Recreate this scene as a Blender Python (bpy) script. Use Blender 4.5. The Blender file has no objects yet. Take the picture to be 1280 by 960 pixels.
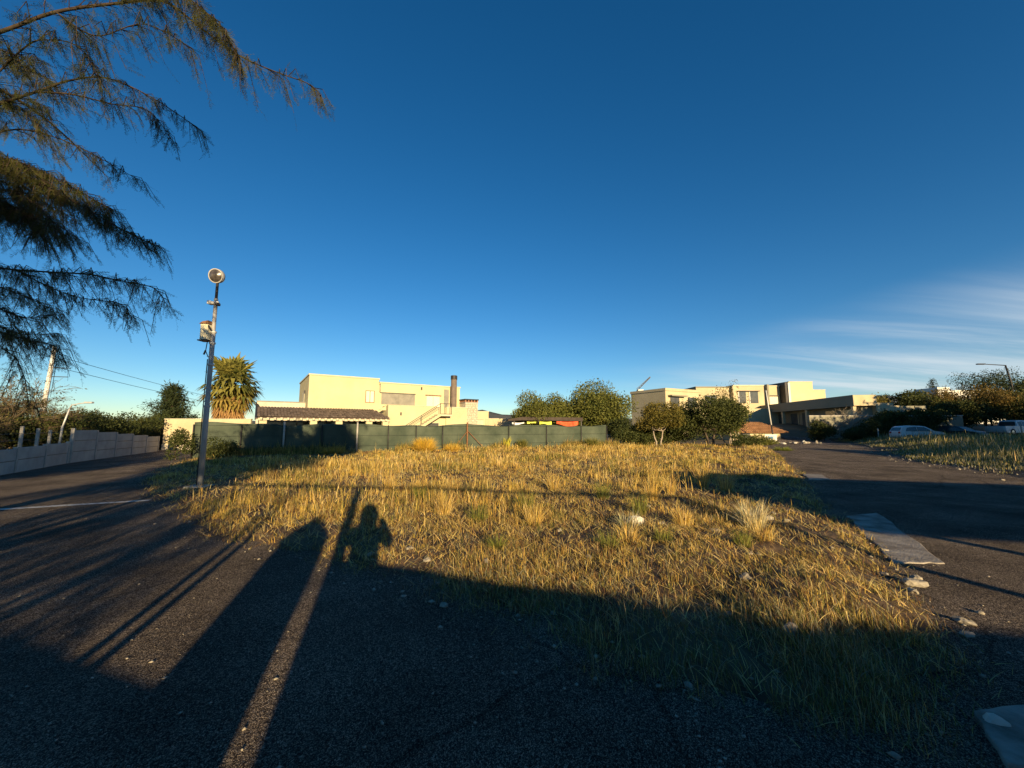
import bpy, bmesh, math, random
import numpy as np
from mathutils import Vector, Matrix, noise as mnoise

# ------------------------------------------------------------------ camera, sky, sun, exposure
scn = bpy.context.scene
col = scn.collection
R = math.radians
SUN_EL, SUN_AZ = 11.0, 18.7          # degrees; shadows run forward and to the left of +Y by SUN_AZ
PITCH = 6.64
cam = bpy.data.cameras.new('camera'); cam.sensor_width = 36.0; cam.lens = 13.53
cam.clip_start = 0.05; cam.clip_end = 6000
cam_o = bpy.data.objects.new('camera', cam); col.objects.link(cam_o)
cam_o.location = (0, 0, 1.6); cam_o.rotation_euler = (R(90 + PITCH), 0, 0)
scn.camera = cam_o

world = bpy.data.worlds.new('World'); scn.world = world; world.use_nodes = True
wn, wl = world.node_tree.nodes, world.node_tree.links
wn.clear()
def wnode(t, **k):
    n = wn.new(t)
    for a, b in k.items(): setattr(n, a, b)
    return n
sky = wnode('ShaderNodeTexSky', sky_type='NISHITA', sun_disc=False, sun_elevation=R(SUN_EL),
            sun_rotation=R(180 - SUN_AZ), altitude=800, air_density=1.0, dust_density=0.0, ozone_density=3.0)
hsv = wnode('ShaderNodeHueSaturation'); hsv.inputs['Saturation'].default_value = 1.26; hsv.inputs['Hue'].default_value = 0.501
wl.new(sky.outputs[0], hsv.inputs['Color'])
# thin cirrus streaks low over the horizon
tc = wnode('ShaderNodeTexCoord')
sep = wnode('ShaderNodeSeparateXYZ'); wl.new(tc.outputs['Generated'], sep.inputs[0])
def wm(op, a, b=None, c=None, clamp=False):
    n = wnode('ShaderNodeMath', operation=op, use_clamp=clamp)
    for i, q in enumerate((a, b, c)):
        if q is None: continue
        if isinstance(q, (int, float)): n.inputs[i].default_value = q
        else: wl.new(q, n.inputs[i])
    return n.outputs[0]
den = wm('ADD', sep.outputs[2], 0.12)
px = wm('DIVIDE', sep.outputs[0], den); py = wm('DIVIDE', sep.outputs[1], den)
cmb = wnode('ShaderNodeCombineXYZ'); wl.new(px, cmb.inputs[0]); wl.new(py, cmb.inputs[1])
mp = wnode('ShaderNodeMapping'); mp.inputs['Rotation'].default_value = (0, 0, R(-38)); mp.inputs['Scale'].default_value = (0.32, 1.6, 1)
wl.new(cmb.outputs[0], mp.inputs[0])
nz = wnode('ShaderNodeTexNoise'); nz.inputs['Scale'].default_value = 1.3; nz.inputs['Detail'].default_value = 10; nz.inputs['Roughness'].default_value = 0.6
nz.inputs['Distortion'].default_value = 0.5
wl.new(mp.outputs[0], nz.inputs['Vector'])
def wramp(fac, p0, p1, v0=0., v1=1.):
    n = wnode('ShaderNodeMapRange', interpolation_type='SMOOTHSTEP')
    n.inputs['From Min'].default_value = p0; n.inputs['From Max'].default_value = p1
    n.inputs['To Min'].default_value = v0; n.inputs['To Max'].default_value = v1
    wl.new(fac, n.inputs['Value']); return n.outputs[0]
streak = wramp(nz.outputs[0], 0.36, 0.70)
# the bank of cirrus lies to the north-east: fades out with height and towards the west
top = wm('ADD', 0.085, wm('MULTIPLY', sep.outputs[0], 0.21))
rel = wm('SUBTRACT', sep.outputs[2], top)
hmask = wramp(rel, -0.14, 0.045, 1., 0.)
amask = wramp(sep.outputs[0], 0.12, 0.62)
low = wramp(sep.outputs[2], -0.02, 0.10, 0.75, 1.0)
cm_ = wm('MULTIPLY', wm('MULTIPLY', hmask, amask), wm('MULTIPLY', wm('ADD', wm('MULTIPLY', streak, 0.85), 0.22), low), clamp=True)
cfac = wm('MULTIPLY', cm_, 0.72, clamp=True)
mixc = wnode('ShaderNodeMixRGB'); wl.new(cfac, mixc.inputs[0]); wl.new(hsv.outputs[0], mixc.inputs[1])
mixc.inputs[2].default_value = (5.4, 5.9, 6.2, 1)
bg = wnode('ShaderNodeBackground'); bg.inputs['Strength'].default_value = 0.070
wl.new(mixc.outputs[0], bg.inputs['Color'])
wo = wnode('ShaderNodeOutputWorld'); wl.new(bg.outputs[0], wo.inputs[0])

sl = bpy.data.lights.new('sun', 'SUN'); sl.energy = 5.0; sl.angle = R(0.53); sl.color = (1.0, 0.76, 0.42)
sun = bpy.data.objects.new('sun', sl); col.objects.link(sun)
sdir = Vector((-math.sin(R(SUN_AZ)) * math.cos(R(SUN_EL)), math.cos(R(SUN_AZ)) * math.cos(R(SUN_EL)), -math.sin(R(SUN_EL))))
sun.rotation_euler = sdir.to_track_quat('-Z', 'Y').to_euler(); sun.location = (20, -40, 30)

vs = scn.view_settings; vs.view_transform = 'Standard'; vs.look = 'None'; vs.exposure = 1.0; vs.gamma = 1.0; vs.use_curve_mapping = False

# ------------------------------------------------------------------ helpers
rng = np.random.default_rng(7); random.seed(11)

def mat(name, base, var=None, scale=4.0, detail=4.0, rough=0.8, bump=0.0, bscale=None, metal=0.0, spec=0.12, obj=True, lo=0.35, hi=0.65, stretch=(1, 1, 1), island=0.0):
    m = bpy.data.materials.new(name); m.use_nodes = True
    nt = m.node_tree; N, L = nt.nodes, nt.links
    b = N['Principled BSDF']; b.inputs['Roughness'].default_value = rough; b.inputs['Metallic'].default_value = metal
    b.inputs['Specular IOR Level'].default_value = spec
    t = N.new('ShaderNodeTexCoord'); mpn = N.new('ShaderNodeMapping'); mpn.inputs['Scale'].default_value = stretch
    L.new(t.outputs['Object'], mpn.inputs[0])
    out = None
    if var is not None:
        n = N.new('ShaderNodeTexNoise'); n.inputs['Scale'].default_value = scale; n.inputs['Detail'].default_value = detail; n.inputs['Roughness'].default_value = 0.62
        L.new(mpn.outputs[0], n.inputs['Vector'])
        r = N.new('ShaderNodeMapRange'); r.inputs['From Min'].default_value = lo; r.inputs['From Max'].default_value = hi
        L.new(n.outputs[0], r.inputs['Value'])
        mx = N.new('ShaderNodeMixRGB'); mx.inputs[1].default_value = (*base, 1); mx.inputs[2].default_value = (*var, 1)
        L.new(r.outputs[0], mx.inputs[0]); out = mx.outputs[0]
        if island > 0:
            g = N.new('ShaderNodeNewGeometry'); h = N.new('ShaderNodeHueSaturation')
            rr = N.new('ShaderNodeMapRange'); rr.inputs['To Min'].default_value = 1 - island; rr.inputs['To Max'].default_value = 1 + island
            L.new(g.outputs['Random Per Island'], rr.inputs['Value']); L.new(rr.outputs[0], h.inputs['Value']); L.new(out, h.inputs['Color']); out = h.outputs[0]
        L.new(out, b.inputs['Base Color'])
    else:
        b.inputs['Base Color'].default_value = (*base, 1)
    if bump > 0:
        n2 = N.new('ShaderNodeTexNoise'); n2.inputs['Scale'].default_value = bscale or scale * 4; n2.inputs['Detail'].default_value = 5
        L.new(mpn.outputs[0], n2.inputs['Vector'])
        bp = N.new('ShaderNodeBump'); bp.inputs['Strength'].default_value = bump; bp.inputs['Distance'].default_value = 0.02
        L.new(n2.outputs[0], bp.inputs['Height']); L.new(bp.outputs[0], b.inputs['Normal'])
    return m

def leafmat(name, c1, c2, trans=0.35, scale=0.8, rough=0.6, attr=None):
    m = bpy.data.materials.new(name); m.use_nodes = True
    nt = m.node_tree; N, L = nt.nodes, nt.links
    b = N['Principled BSDF']; b.inputs['Roughness'].default_value = rough; b.inputs['Specular IOR Level'].default_value = 0.12
    if attr:
        a = N.new('ShaderNodeAttribute'); a.attribute_name = attr; cout = a.outputs['Color']
    else:
        g = N.new('ShaderNodeNewGeometry'); t = N.new('ShaderNodeTexCoord')
        n = N.new('ShaderNodeTexNoise'); n.inputs['Scale'].default_value = scale; n.inputs['Detail'].default_value = 3
        L.new(t.outputs['Object'], n.inputs['Vector'])
        ad = N.new('ShaderNodeMath'); ad.operation = 'MULTIPLY_ADD'; ad.inputs[1].default_value = 0.5
        L.new(g.outputs['Random Per Island'], ad.inputs[0]); L.new(n.outputs[0], ad.inputs[2])
        r = N.new('ShaderNodeMapRange'); r.inputs['From Min'].default_value = 0.45; r.inputs['From Max'].default_value = 1.05
        L.new(ad.outputs[0], r.inputs['Value'])
        mx = N.new('ShaderNodeMixRGB'); mx.inputs[1].default_value = (*c1, 1); mx.inputs[2].default_value = (*c2, 1)
        L.new(r.outputs[0], mx.inputs[0]); cout = mx.outputs[0]
    L.new(cout, b.inputs['Base Color'])
    tr = N.new('ShaderNodeBsdfTranslucent'); L.new(cout, tr.inputs[0])
    ms = N.new('ShaderNodeMixShader'); ms.inputs[0].default_value = trans
    L.new(b.outputs[0], ms.inputs[1]); L.new(tr.outputs[0], ms.inputs[2])
    L.new(ms.outputs[0], N['Material Output'].inputs[0])
    return m

def tag(o, label=None, cat=None, group=None, kind=None):
    if label: o['label'] = label
    if cat: o['category'] = cat
    if group: o['group'] = group
    if kind: o['kind'] = kind
    return o
def empty(name, loc=(0, 0, 0), rz=0.0, label=None, cat=None, group=None):
    o = bpy.data.objects.new(name, None); col.objects.link(o); o.location = loc; o.rotation_euler = (0, 0, rz)
    o.empty_display_size = 0.2
    return tag(o, label, cat, group)

class MB:
    def __init__(s): s.v = []; s.f = []
    def add(s, vs_, fs):
        k = len(s.v); s.v.extend([tuple(q) for q in vs_]); s.f.extend([tuple(i + k for i in f) for f in fs]); return s
    def box(s, x0, x1, y0, y1, z0, z1):
        return s.add([(x0, y0, z0), (x1, y0, z0), (x1, y1, z0), (x0, y1, z0), (x0, y0, z1), (x1, y0, z1), (x1, y1, z1), (x0, y1, z1)],
                     [(0, 3, 2, 1), (4, 5, 6, 7), (0, 1, 5, 4), (1, 2, 6, 5), (2, 3, 7, 6), (3, 0, 4, 7)])
    def bar(s, a, b, w, h=None, up=(0, 0, 1)):
        a, b = Vector(a), Vector(b); h = h or w; d = (b - a).normalized(); u = Vector(up)
        if abs(d.dot(u)) > 0.98: u = Vector((1, 0, 0))
        x = d.cross(u).normalized() * w / 2; y = x.cross(d).normalized() * h / 2
        vs_ = [p + i * x + j * y for p in (a, b) for i, j in ((-1, -1), (1, -1), (1, 1), (-1, 1))]
        return s.add(vs_, [(0, 1, 2, 3), (7, 6, 5, 4), (0, 4, 5, 1), (1, 5, 6, 2), (2, 6, 7, 3), (3, 7, 4, 0)])
    def tube(s, pts, rad, n=6, cap=True):
        pts = [Vector(p) for p in pts]
        if not hasattr(rad, '__len__'): rad = [rad] * len(pts)
        rings = []; ref = None
        for i, p in enumerate(pts):
            d = (pts[min(i + 1, len(pts) - 1)] - pts[max(i - 1, 0)]).normalized()
            if ref is None: ref = Vector((0, 0, 1)) if abs(d.z) < 0.9 else Vector((1, 0, 0))
            x = d.cross(ref).normalized(); y = x.cross(d).normalized(); ref = y
            rings.append([p + (x * math.cos(2 * math.pi * k / n) + y * math.sin(2 * math.pi * k / n)) * rad[i] for k in range(n)])
        fs = []
        for i in range(len(pts) - 1):
            for k in range(n):
                a = i * n + k; b = i * n + (k + 1) % n
                fs.append((a, b, b + n, a + n))
        if cap:
            fs.append(tuple(range(n))[::-1]); fs.append(tuple(range((len(pts) - 1) * n, len(pts) * n)))
        return s.add([q for r in rings for q in r], fs)
    def lathe(s, prof, n=16, M=None, cap=True):
        vs_ = []; fs = []
        for (r, z) in prof:
            for k in range(n):
                p = Vector((r * math.cos(2 * math.pi * k / n), r * math.sin(2 * math.pi * k / n), z))
                vs_.append(M @ p if M else p)
        for i in range(len(prof) - 1):
            for k in range(n):
                a = i * n + k; b = i * n + (k + 1) % n
                fs.append((a, b, b + n, a + n))
        if cap: fs.append(tuple(range(n))[::-1]); fs.append(tuple(range((len(prof) - 1) * n, len(prof) * n)))
        return s.add(vs_, fs)
    def quad(s, a, b, c, d): return s.add([a, b, c, d], [(0, 1, 2, 3)])
    def build(s, name, m, parent=None, smooth=False, bevel=0.0):
        me = bpy.data.meshes.new(name); me.from_pydata(s.v, [], s.f)
        if m: me.materials.append(m)
        if smooth: me.polygons.foreach_set('use_smooth', [True] * len(me.polygons))
        me.update()
        o = bpy.data.objects.new(name, me); col.objects.link(o)
        if parent: o.parent = parent
        if bevel > 0:
            md = o.modifiers.new('bevel', 'BEVEL'); md.width = bevel; md.segments = 2; md.limit_method = 'ANGLE'
        return o

def np_mesh(name, V, F4=None, F3=None, m=None, parent=None, colors=None, smooth=False):
    me = bpy.data.meshes.new(name)
    nv = len(V); me.vertices.add(nv); me.vertices.foreach_set('co', np.asarray(V, np.float32).ravel())
    li = []; st = []; tot = []; k = 0
    if F4 is not None and len(F4):
        li.append(F4.ravel()); st.append(np.arange(len(F4)) * 4 + k); tot.append(np.full(len(F4), 4)); k += 4 * len(F4)
    if F3 is not None and len(F3):
        li.append(F3.ravel()); st.append(np.arange(len(F3)) * 3 + k); tot.append(np.full(len(F3), 3)); k += 3 * len(F3)
    li = np.concatenate(li); st = np.concatenate(st); tot = np.concatenate(tot)
    me.loops.add(len(li)); me.loops.foreach_set('vertex_index', li.astype(np.int32))
    me.polygons.add(len(st)); me.polygons.foreach_set('loop_start', st.astype(np.int32)); me.polygons.foreach_set('loop_total', tot.astype(np.int32))
    if smooth: me.polygons.foreach_set('use_smooth', np.ones(len(st), bool))
    if colors is not None:
        ca = me.color_attributes.new('Col', 'FLOAT_COLOR', 'POINT')
        ca.data.foreach_set('color', np.concatenate([colors, np.ones((nv, 1))], 1).astype(np.float32).ravel())
    me.update(calc_edges=True)
    if m: me.materials.append(m)
    o = bpy.data.objects.new(name, me); col.objects.link(o)
    if parent: o.parent = parent
    return o

def sstep(x, a, b):
    t = np.clip((np.asarray(x, float) - a) / (b - a), 0, 1); return t * t * (3 - 2 * t)
# cheap smooth value noise for numpy arrays
_perm = np.random.default_rng(3).random((64, 64))
def vnoise(x, y, s=1.0, seed=0):
    x = np.asarray(x, float) * s + seed * 17.3; y = np.asarray(y, float) * s + seed * 9.7
    xi = np.floor(x).astype(int); yi = np.floor(y).astype(int); fx = x - xi; fy = y - yi
    fx = fx * fx * (3 - 2 * fx); fy = fy * fy * (3 - 2 * fy)
    g = lambda i, j: _perm[i % 64, j % 64]
    return (g(xi, yi) * (1 - fx) + g(xi + 1, yi) * fx) * (1 - fy) + (g(xi, yi + 1) * (1 - fx) + g(xi + 1, yi + 1) * fx) * fy
def H(x, y):      # height of the natural terrain
    x = np.asarray(x, float); y = np.asarray(y, float)
    return 0.18 * sstep(x, 18, 30) * sstep(y, 18, 34) * 1.0 + 2.3 * sstep(y, 38, 62) * sstep(x - 0.35 * y, 2, 14) - 0.0
def Hf(x, y): return float(H(x, y))
def sdist(X, Y, poly):      # signed distance to polygon, positive inside
    P = np.asarray(poly, float); X = np.asarray(X, float); Y = np.asarray(Y, float)
    d = np.full(X.shape, 1e9); ins = np.zeros(X.shape, bool)
    for i in range(len(P)):
        a = P[i]; b = P[(i + 1) % len(P)]; e = b - a
        t = np.clip(((X - a[0]) * e[0] + (Y - a[1]) * e[1]) / (e @ e), 0, 1)
        d = np.minimum(d, np.hypot(X - a[0] - t * e[0], Y - a[1] - t * e[1]))
        c = ((a[1] > Y) != (b[1] > Y))
        with np.errstate(divide='ignore', invalid='ignore'):
            xx = (b[0] - a[0]) * (Y - a[1]) / (b[1] - a[1] if b[1] != a[1] else 1e-9) + a[0]
        ins ^= c & (X < xx)
    return np.where(ins, d, -d)
def grid_sheet(name, x0, x1, y0, y1, step, zfun, keep, m, smooth=True):
    xs = np.arange(x0, x1 + step / 2, step); ys = np.arange(y0, y1 + step / 2, step)
    X, Y = np.meshgrid(xs, ys); Z = zfun(X, Y); K = keep(X, Y)
    nx, ny = len(xs), len(ys); idx = np.arange(nx * ny).reshape(ny, nx)
    kc = K[:-1, :-1] | K[1:, :-1] | K[:-1, 1:] | K[1:, 1:]
    F = np.stack([idx[:-1, :-1], idx[:-1, 1:], idx[1:, 1:], idx[1:, :-1]], -1)[kc]
    used = np.unique(F); rm = np.full(nx * ny, -1); rm[used] = np.arange(len(used))
    V = np.stack([X.ravel(), Y.ravel(), Z.ravel()], 1)[used]
    return np_mesh(name, V, F4=rm[F], m=m, smooth=smooth)

# ------------------------------------------------------------------ materials
def asphalt_mat():
    m = bpy.data.materials.new('asphalt'); m.use_nodes = True; N, L = m.node_tree.nodes, m.node_tree.links
    b = N['Principled BSDF']; b.inputs['Roughness'].default_value = 1.0; b.inputs['Specular IOR Level'].default_value = 0.04
    t = N.new('ShaderNodeTexCoord')
    v = N.new('ShaderNodeTexVoronoi'); v.inputs['Scale'].default_value = 210; L.new(t.outputs['Object'], v.inputs['Vector'])
    v2 = N.new('ShaderNodeTexVoronoi'); v2.inputs['Scale'].default_value = 90; L.new(t.outputs['Object'], v2.inputs['Vector'])
    n = N.new('ShaderNodeTexNoise'); n.inputs['Scale'].default_value = 0.9; n.inputs['Detail'].default_value = 6; L.new(t.outputs['Object'], n.inputs['Vector'])
    bw = N.new('ShaderNodeRGBToBW'); L.new(v.outputs['Color'], bw.inputs[0])
    cr = N.new('ShaderNodeValToRGB'); e = cr.color_ramp.elements
    e[0].position = 0.25; e[0].color = (0.044, 0.035, 0.031, 1); e[1].position = 0.60; e[1].color = (0.150, 0.117, 0.094, 1)
    x = cr.color_ramp.elements.new(0.80); x.color = (0.50, 0.40, 0.30, 1)
    L.new(bw.outputs[0], cr.inputs[0])
    bw2 = N.new('ShaderNodeRGBToBW'); L.new(v2.outputs['Color'], bw2.inputs[0])
    cr2 = N.new('ShaderNodeMapRange'); cr2.inputs['From Min'].default_value = 0.3; cr2.inputs['From Max'].default_value = 0.75
    cr2.inputs['To Min'].default_value = 0.7; cr2.inputs['To Max'].default_value = 1.35; L.new(bw2.outputs[0], cr2.inputs['Value'])
    mr = N.new('ShaderNodeMapRange'); mr.inputs['From Min'].default_value = 0.3; mr.inputs['From Max'].default_value = 0.7
    mr.inputs['To Min'].default_value = 0.62; mr.inputs['To Max'].default_value = 1.38; L.new(n.outputs[0], mr.inputs['Value'])
    mu = N.new('ShaderNodeMath'); mu.operation = 'MULTIPLY'; L.new(cr2.outputs[0], mu.inputs[0]); L.new(mr.outputs[0], mu.inputs[1])
    mm = N.new('ShaderNodeVectorMath'); mm.operation = 'SCALE'; L.new(cr.outputs[0], mm.inputs[0]); L.new(mu.outputs[0], mm.inputs['Scale'])
    nd = N.new('ShaderNodeTexNoise'); nd.inputs['Scale'].default_value = 2.5; nd.inputs['Detail'].default_value = 6; L.new(t.outputs['Object'], nd.inputs['Vector'])
    va = N.new('ShaderNodeMixRGB'); va.inputs[0].default_value = 0.16; L.new(t.outputs['Object'], va.inputs[1]); L.new(nd.outputs['Color'], va.inputs[2])
    vc = N.new('ShaderNodeTexVoronoi'); vc.feature = 'DISTANCE_TO_EDGE'; vc.inputs['Scale'].default_value = 0.30; L.new(va.outputs[0], vc.inputs['Vector'])
    ck = N.new('ShaderNodeMapRange'); ck.inputs['From Min'].default_value = 0.0015; ck.inputs['From Max'].default_value = 0.007; ck.inputs['To Min'].default_value = 0.62; ck.inputs['To Max'].default_value = 1.0
    L.new(vc.outputs['Distance'], ck.inputs['Value'])
    cm2 = N.new('ShaderNodeVectorMath'); cm2.operation = 'SCALE'; L.new(mm.outputs[0], cm2.inputs[0]); L.new(ck.outputs[0], cm2.inputs['Scale'])
    L.new(cm2.outputs[0], b.inputs['Base Color'])
    bp = N.new('ShaderNodeBump'); bp.inputs['Strength'].default_value = 1.0; bp.inputs['Distance'].default_value = 0.02; bp.invert = True
    L.new(v.outputs['Distance'], bp.inputs['Height'])
    bp2 = N.new('ShaderNodeBump'); bp2.inputs['Strength'].default_value = 0.5; bp2.inputs['Distance'].default_value = 0.03
    n3 = N.new('ShaderNodeTexNoise'); n3.inputs['Scale'].default_value = 14; n3.inputs['Detail'].default_value = 5; L.new(t.outputs['Object'], n3.inputs['Vector'])
    L.new(n3.outputs[0], bp2.inputs['Height']); L.new(bp.outputs[0], bp2.inputs['Normal']); L.new(bp2.outputs[0], b.inputs['Normal'])
    return m
M = {}
M['asphalt'] = asphalt_mat()
M['soil'] = mat('soil', (0.055, 0.037, 0.024), (0.17, 0.115, 0.07), 2.2, 8, 0.95, 0.8, 14)
M['far_ground'] = mat('far_ground', (0.10, 0.085, 0.05), (0.17, 0.13, 0.08), 0.3, 8, 0.95, 0.3, 3)
M['concrete'] = mat('concrete', (0.30, 0.28, 0.25), (0.42, 0.39, 0.34), 3, 8, 0.9, 0.35, 40)
M['pave'] = mat('pave', (0.15, 0.125, 0.10), (0.36, 0.32, 0.27), 3.2, 8, 0.9, 0.5, 45)
M['precast'] = mat('precast', (0.30, 0.29, 0.27), (0.42, 0.40, 0.36), 1.2, 7, 0.9, 0.3, 20)
M['cream'] = mat('cream', (0.45, 0.395, 0.245), (0.51, 0.45, 0.285), 0.5, 6, 0.9, 0.12, 30)
M['cream_trim'] = mat('cream_trim', (0.52, 0.475, 0.35), (0.45, 0.41, 0.30), 1.5, 5, 0.85)
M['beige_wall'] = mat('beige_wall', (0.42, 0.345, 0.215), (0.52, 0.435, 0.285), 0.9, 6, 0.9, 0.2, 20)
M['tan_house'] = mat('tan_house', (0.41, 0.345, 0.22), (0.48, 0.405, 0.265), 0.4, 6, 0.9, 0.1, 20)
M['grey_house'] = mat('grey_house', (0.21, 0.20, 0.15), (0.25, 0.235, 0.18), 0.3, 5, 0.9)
M['stone'] = mat('stone', (0.34, 0.29, 0.22), (0.55, 0.49, 0.38), 5, 5, 0.9, 0.6, 18)
M['rock'] = mat('rock', (0.22, 0.19, 0.145), (0.38, 0.335, 0.265), 6, 6, 0.9, 0.6, 25)
M['quartz'] = mat('quartz', (0.50, 0.47, 0.40), (0.66, 0.62, 0.54), 5, 6, 0.8, 0.5, 22)
M['rooftile'] = mat('rooftile', (0.075, 0.058, 0.050), (0.15, 0.115, 0.095), 3, 5, 0.85, 0.3, 25, island=0.3)
M['terracotta'] = mat('terracotta', (0.23, 0.115, 0.055), (0.31, 0.165, 0.08), 2, 5, 0.85, 0.3, 20, island=0.25)
M['dark_metal'] = mat('dark_metal', (0.035, 0.034, 0.036), (0.055, 0.05, 0.05), 5, 3, 0.5, metal=0.3)
M['galv'] = mat('galv', (0.42, 0.42, 0.41), (0.56, 0.55, 0.53), 6, 5, 0.55, 0.1, 40, metal=0.35)
M['pole_grey'] = mat('pole_grey', (0.30, 0.29, 0.28), (0.46, 0.44, 0.42), 2.5, 6, 0.6, 0.15, 30, metal=0.2, stretch=(4, 4, 0.6))
M['white_paint'] = mat('white_paint', (0.55, 0.53, 0.49), (0.62, 0.60, 0.56), 8, 4, 0.5)
M['box_cream'] = mat('box_cream', (0.66, 0.60, 0.42), (0.72, 0.66, 0.48), 6, 4, 0.6)
M['rust'] = mat('rust', (0.16, 0.075, 0.04), (0.24, 0.12, 0.06), 12, 5, 0.9)
M['glass'] = mat('glass', (0.05, 0.055, 0.06), (0.09, 0.09, 0.085), 0.8, 3, 0.12, spec=0.6)
M['curtain'] = mat('curtain', (0.62, 0.57, 0.42), (0.70, 0.65, 0.50), 3, 3, 0.8, stretch=(6, 1, 1))
M['blind'] = mat('blind', (0.19, 0.18, 0.155), (0.27, 0.25, 0.21), 1.5, 6, 0.45)
M['red_cloth'] = mat('red_cloth', (0.55, 0.07, 0.03), (0.70, 0.13, 0.05), 3, 4, 0.9)
M['yellow_cloth'] = mat('yellow_cloth', (0.55, 0.60, 0.06), (0.66, 0.70, 0.16), 3, 4, 0.9)
M['white_cloth'] = mat('white_cloth', (0.6, 0.62, 0.62), (0.7, 0.7, 0.7), 3, 4, 0.9)
M['bark'] = mat('bark', (0.055, 0.042, 0.032), (0.12, 0.09, 0.065), 8, 6, 0.95, 0.8, 30, stretch=(1, 1, 0.3))
M['bark_pale'] = mat('bark_pale', (0.22, 0.18, 0.14), (0.36, 0.30, 0.24), 8, 6, 0.95, 0.6, 30)
M['twig'] = mat('twig', (0.030, 0.022, 0.016), (0.06, 0.043, 0.03), 10, 4, 0.9)
M['thorn_twig'] = mat('thorn_twig', (0.11, 0.078, 0.05), (0.20, 0.145, 0.092), 2, 4, 0.9)
M['frond'] = leafmat('frond', (0.020, 0.030, 0.009), (0.095, 0.090, 0.024), 0.30, 0.7)
M['leaf_dark'] = leafmat('leaf_dark', (0.030, 0.042, 0.014), (0.085, 0.092, 0.026), 0.25, 0.6)
M['leaf_mid'] = leafmat('leaf_mid', (0.070, 0.090, 0.022), (0.19, 0.185, 0.045), 0.3, 0.6)
M['leaf_yel'] = leafmat('leaf_yel', (0.075, 0.075, 0.018), (0.20, 0.155, 0.034), 0.3, 0.6)
M['leaf_rust'] = leafmat('leaf_rust', (0.060, 0.058, 0.018), (0.19, 0.12, 0.032), 0.3, 0.5)
M['leaf_pine'] = leafmat('leaf_pine', (0.020, 0.032, 0.014), (0.050, 0.062, 0.024), 0.2, 0.8)
M['leaf_grey'] = leafmat('leaf_grey', (0.09, 0.10, 0.055), (0.20, 0.19, 0.10), 0.3, 0.8)
M['thorn_leaf'] = leafmat('thorn_leaf', (0.055, 0.060, 0.022), (0.15, 0.125, 0.045), 0.3, 0.3)
M['palm_green'] = leafmat('palm_green', (0.085, 0.10, 0.024), (0.27, 0.24, 0.06), 0.3, 0.8)
M['palm_dead'] = leafmat('palm_dead', (0.30, 0.17, 0.065), (0.48, 0.29, 0.12), 0.3, 1.2)
M['golden'] = leafmat('golden', (0.42, 0.27, 0.035), (0.62, 0.42, 0.06), 0.3, 2)
M['grass'] = leafmat('grass', None, None, 0.30, attr='Col')
def cloth_mat():
    m = mat('shade_cloth', (0.042, 0.056, 0.041), (0.084, 0.100, 0.072), 0.7, 6, 0.8, 0.25, 60)
    return m
M['cloth'] = cloth_mat()
M['car_white'] = mat('car_white', (0.62, 0.63, 0.63), None, rough=0.3, spec=0.6)
M['car_dark'] = mat('car_dark', (0.02, 0.022, 0.028), None, rough=0.3, spec=0.6)
M['tyre'] = mat('tyre', (0.02, 0.02, 0.02), None, rough=0.9)
M['lens_red'] = mat('lens_red', (0.35, 0.02, 0.015), None, rough=0.3)
M['chrome'] = mat('chrome', (0.5, 0.5, 0.5), None, rough=0.25, metal=0.9)
M['skin'] = mat('skin', (0.45, 0.27, 0.19), None, rough=0.6)
M['jacket'] = mat('jacket', (0.03, 0.035, 0.05), (0.04, 0.045, 0.06), 5, 4, 0.9)
M['jeans'] = mat('jeans', (0.04, 0.05, 0.09), (0.06, 0.07, 0.11), 9, 4, 0.9)
M['plaster'] = mat('plaster', (0.44, 0.39, 0.31), (0.54, 0.48, 0.39), 1.1, 6, 0.9, 0.3, 25)
M['hill'] = mat('hill', (0.075, 0.085, 0.085), (0.13, 0.125, 0.11), 0.02, 8, 0.95)
M['hill_far'] = mat('hill_far', (0.16, 0.19, 0.235), (0.20, 0.22, 0.25), 0.006, 6, 0.95)  # tinted bluish, distance haze put into the colour
M['brick_red'] = mat('brick_red', (0.30, 0.14, 0.085), (0.40, 0.20, 0.12), 4, 4, 0.9)
M['sign_blue'] = mat('sign_blue', (0.08, 0.20, 0.33), None, rough=0.6)
# ------------------------------------------------------------------ the setting: ground, roads, lot, verge
def geo_axis(core0, core1, step, far, growth=1.35):
    c = list(np.arange(core0, core1 + step / 2, step)); s = step; a = core1
    while a < far: s *= growth; a += s; c.append(a)
    s = step; a = core0
    while a > -far: s *= growth; a -= s; c.insert(0, a)
    return np.array(c)
gx = geo_axis(-60, 110, 2.5, 3000); gy = geo_axis(-50, 120, 2.5, 3000)
GX, GY = np.meshgrid(gx, gy)
fade = 1 - sstep(np.hypot(GX - 30, GY - 60), 120, 260)
GZ = (H(GX, GY)) * fade - 0.05
gi = np.arange(GX.size).reshape(GX.shape)
gF = np.stack([gi[:-1, :-1], gi[:-1, 1:], gi[1:, 1:], gi[1:, :-1]], -1).reshape(-1, 4)
tag(np_mesh('ground', np.stack([GX.ravel(), GY.ravel(), GZ.ravel()], 1), F4=gF, m=M['far_ground'], smooth=True), kind='structure')

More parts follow.
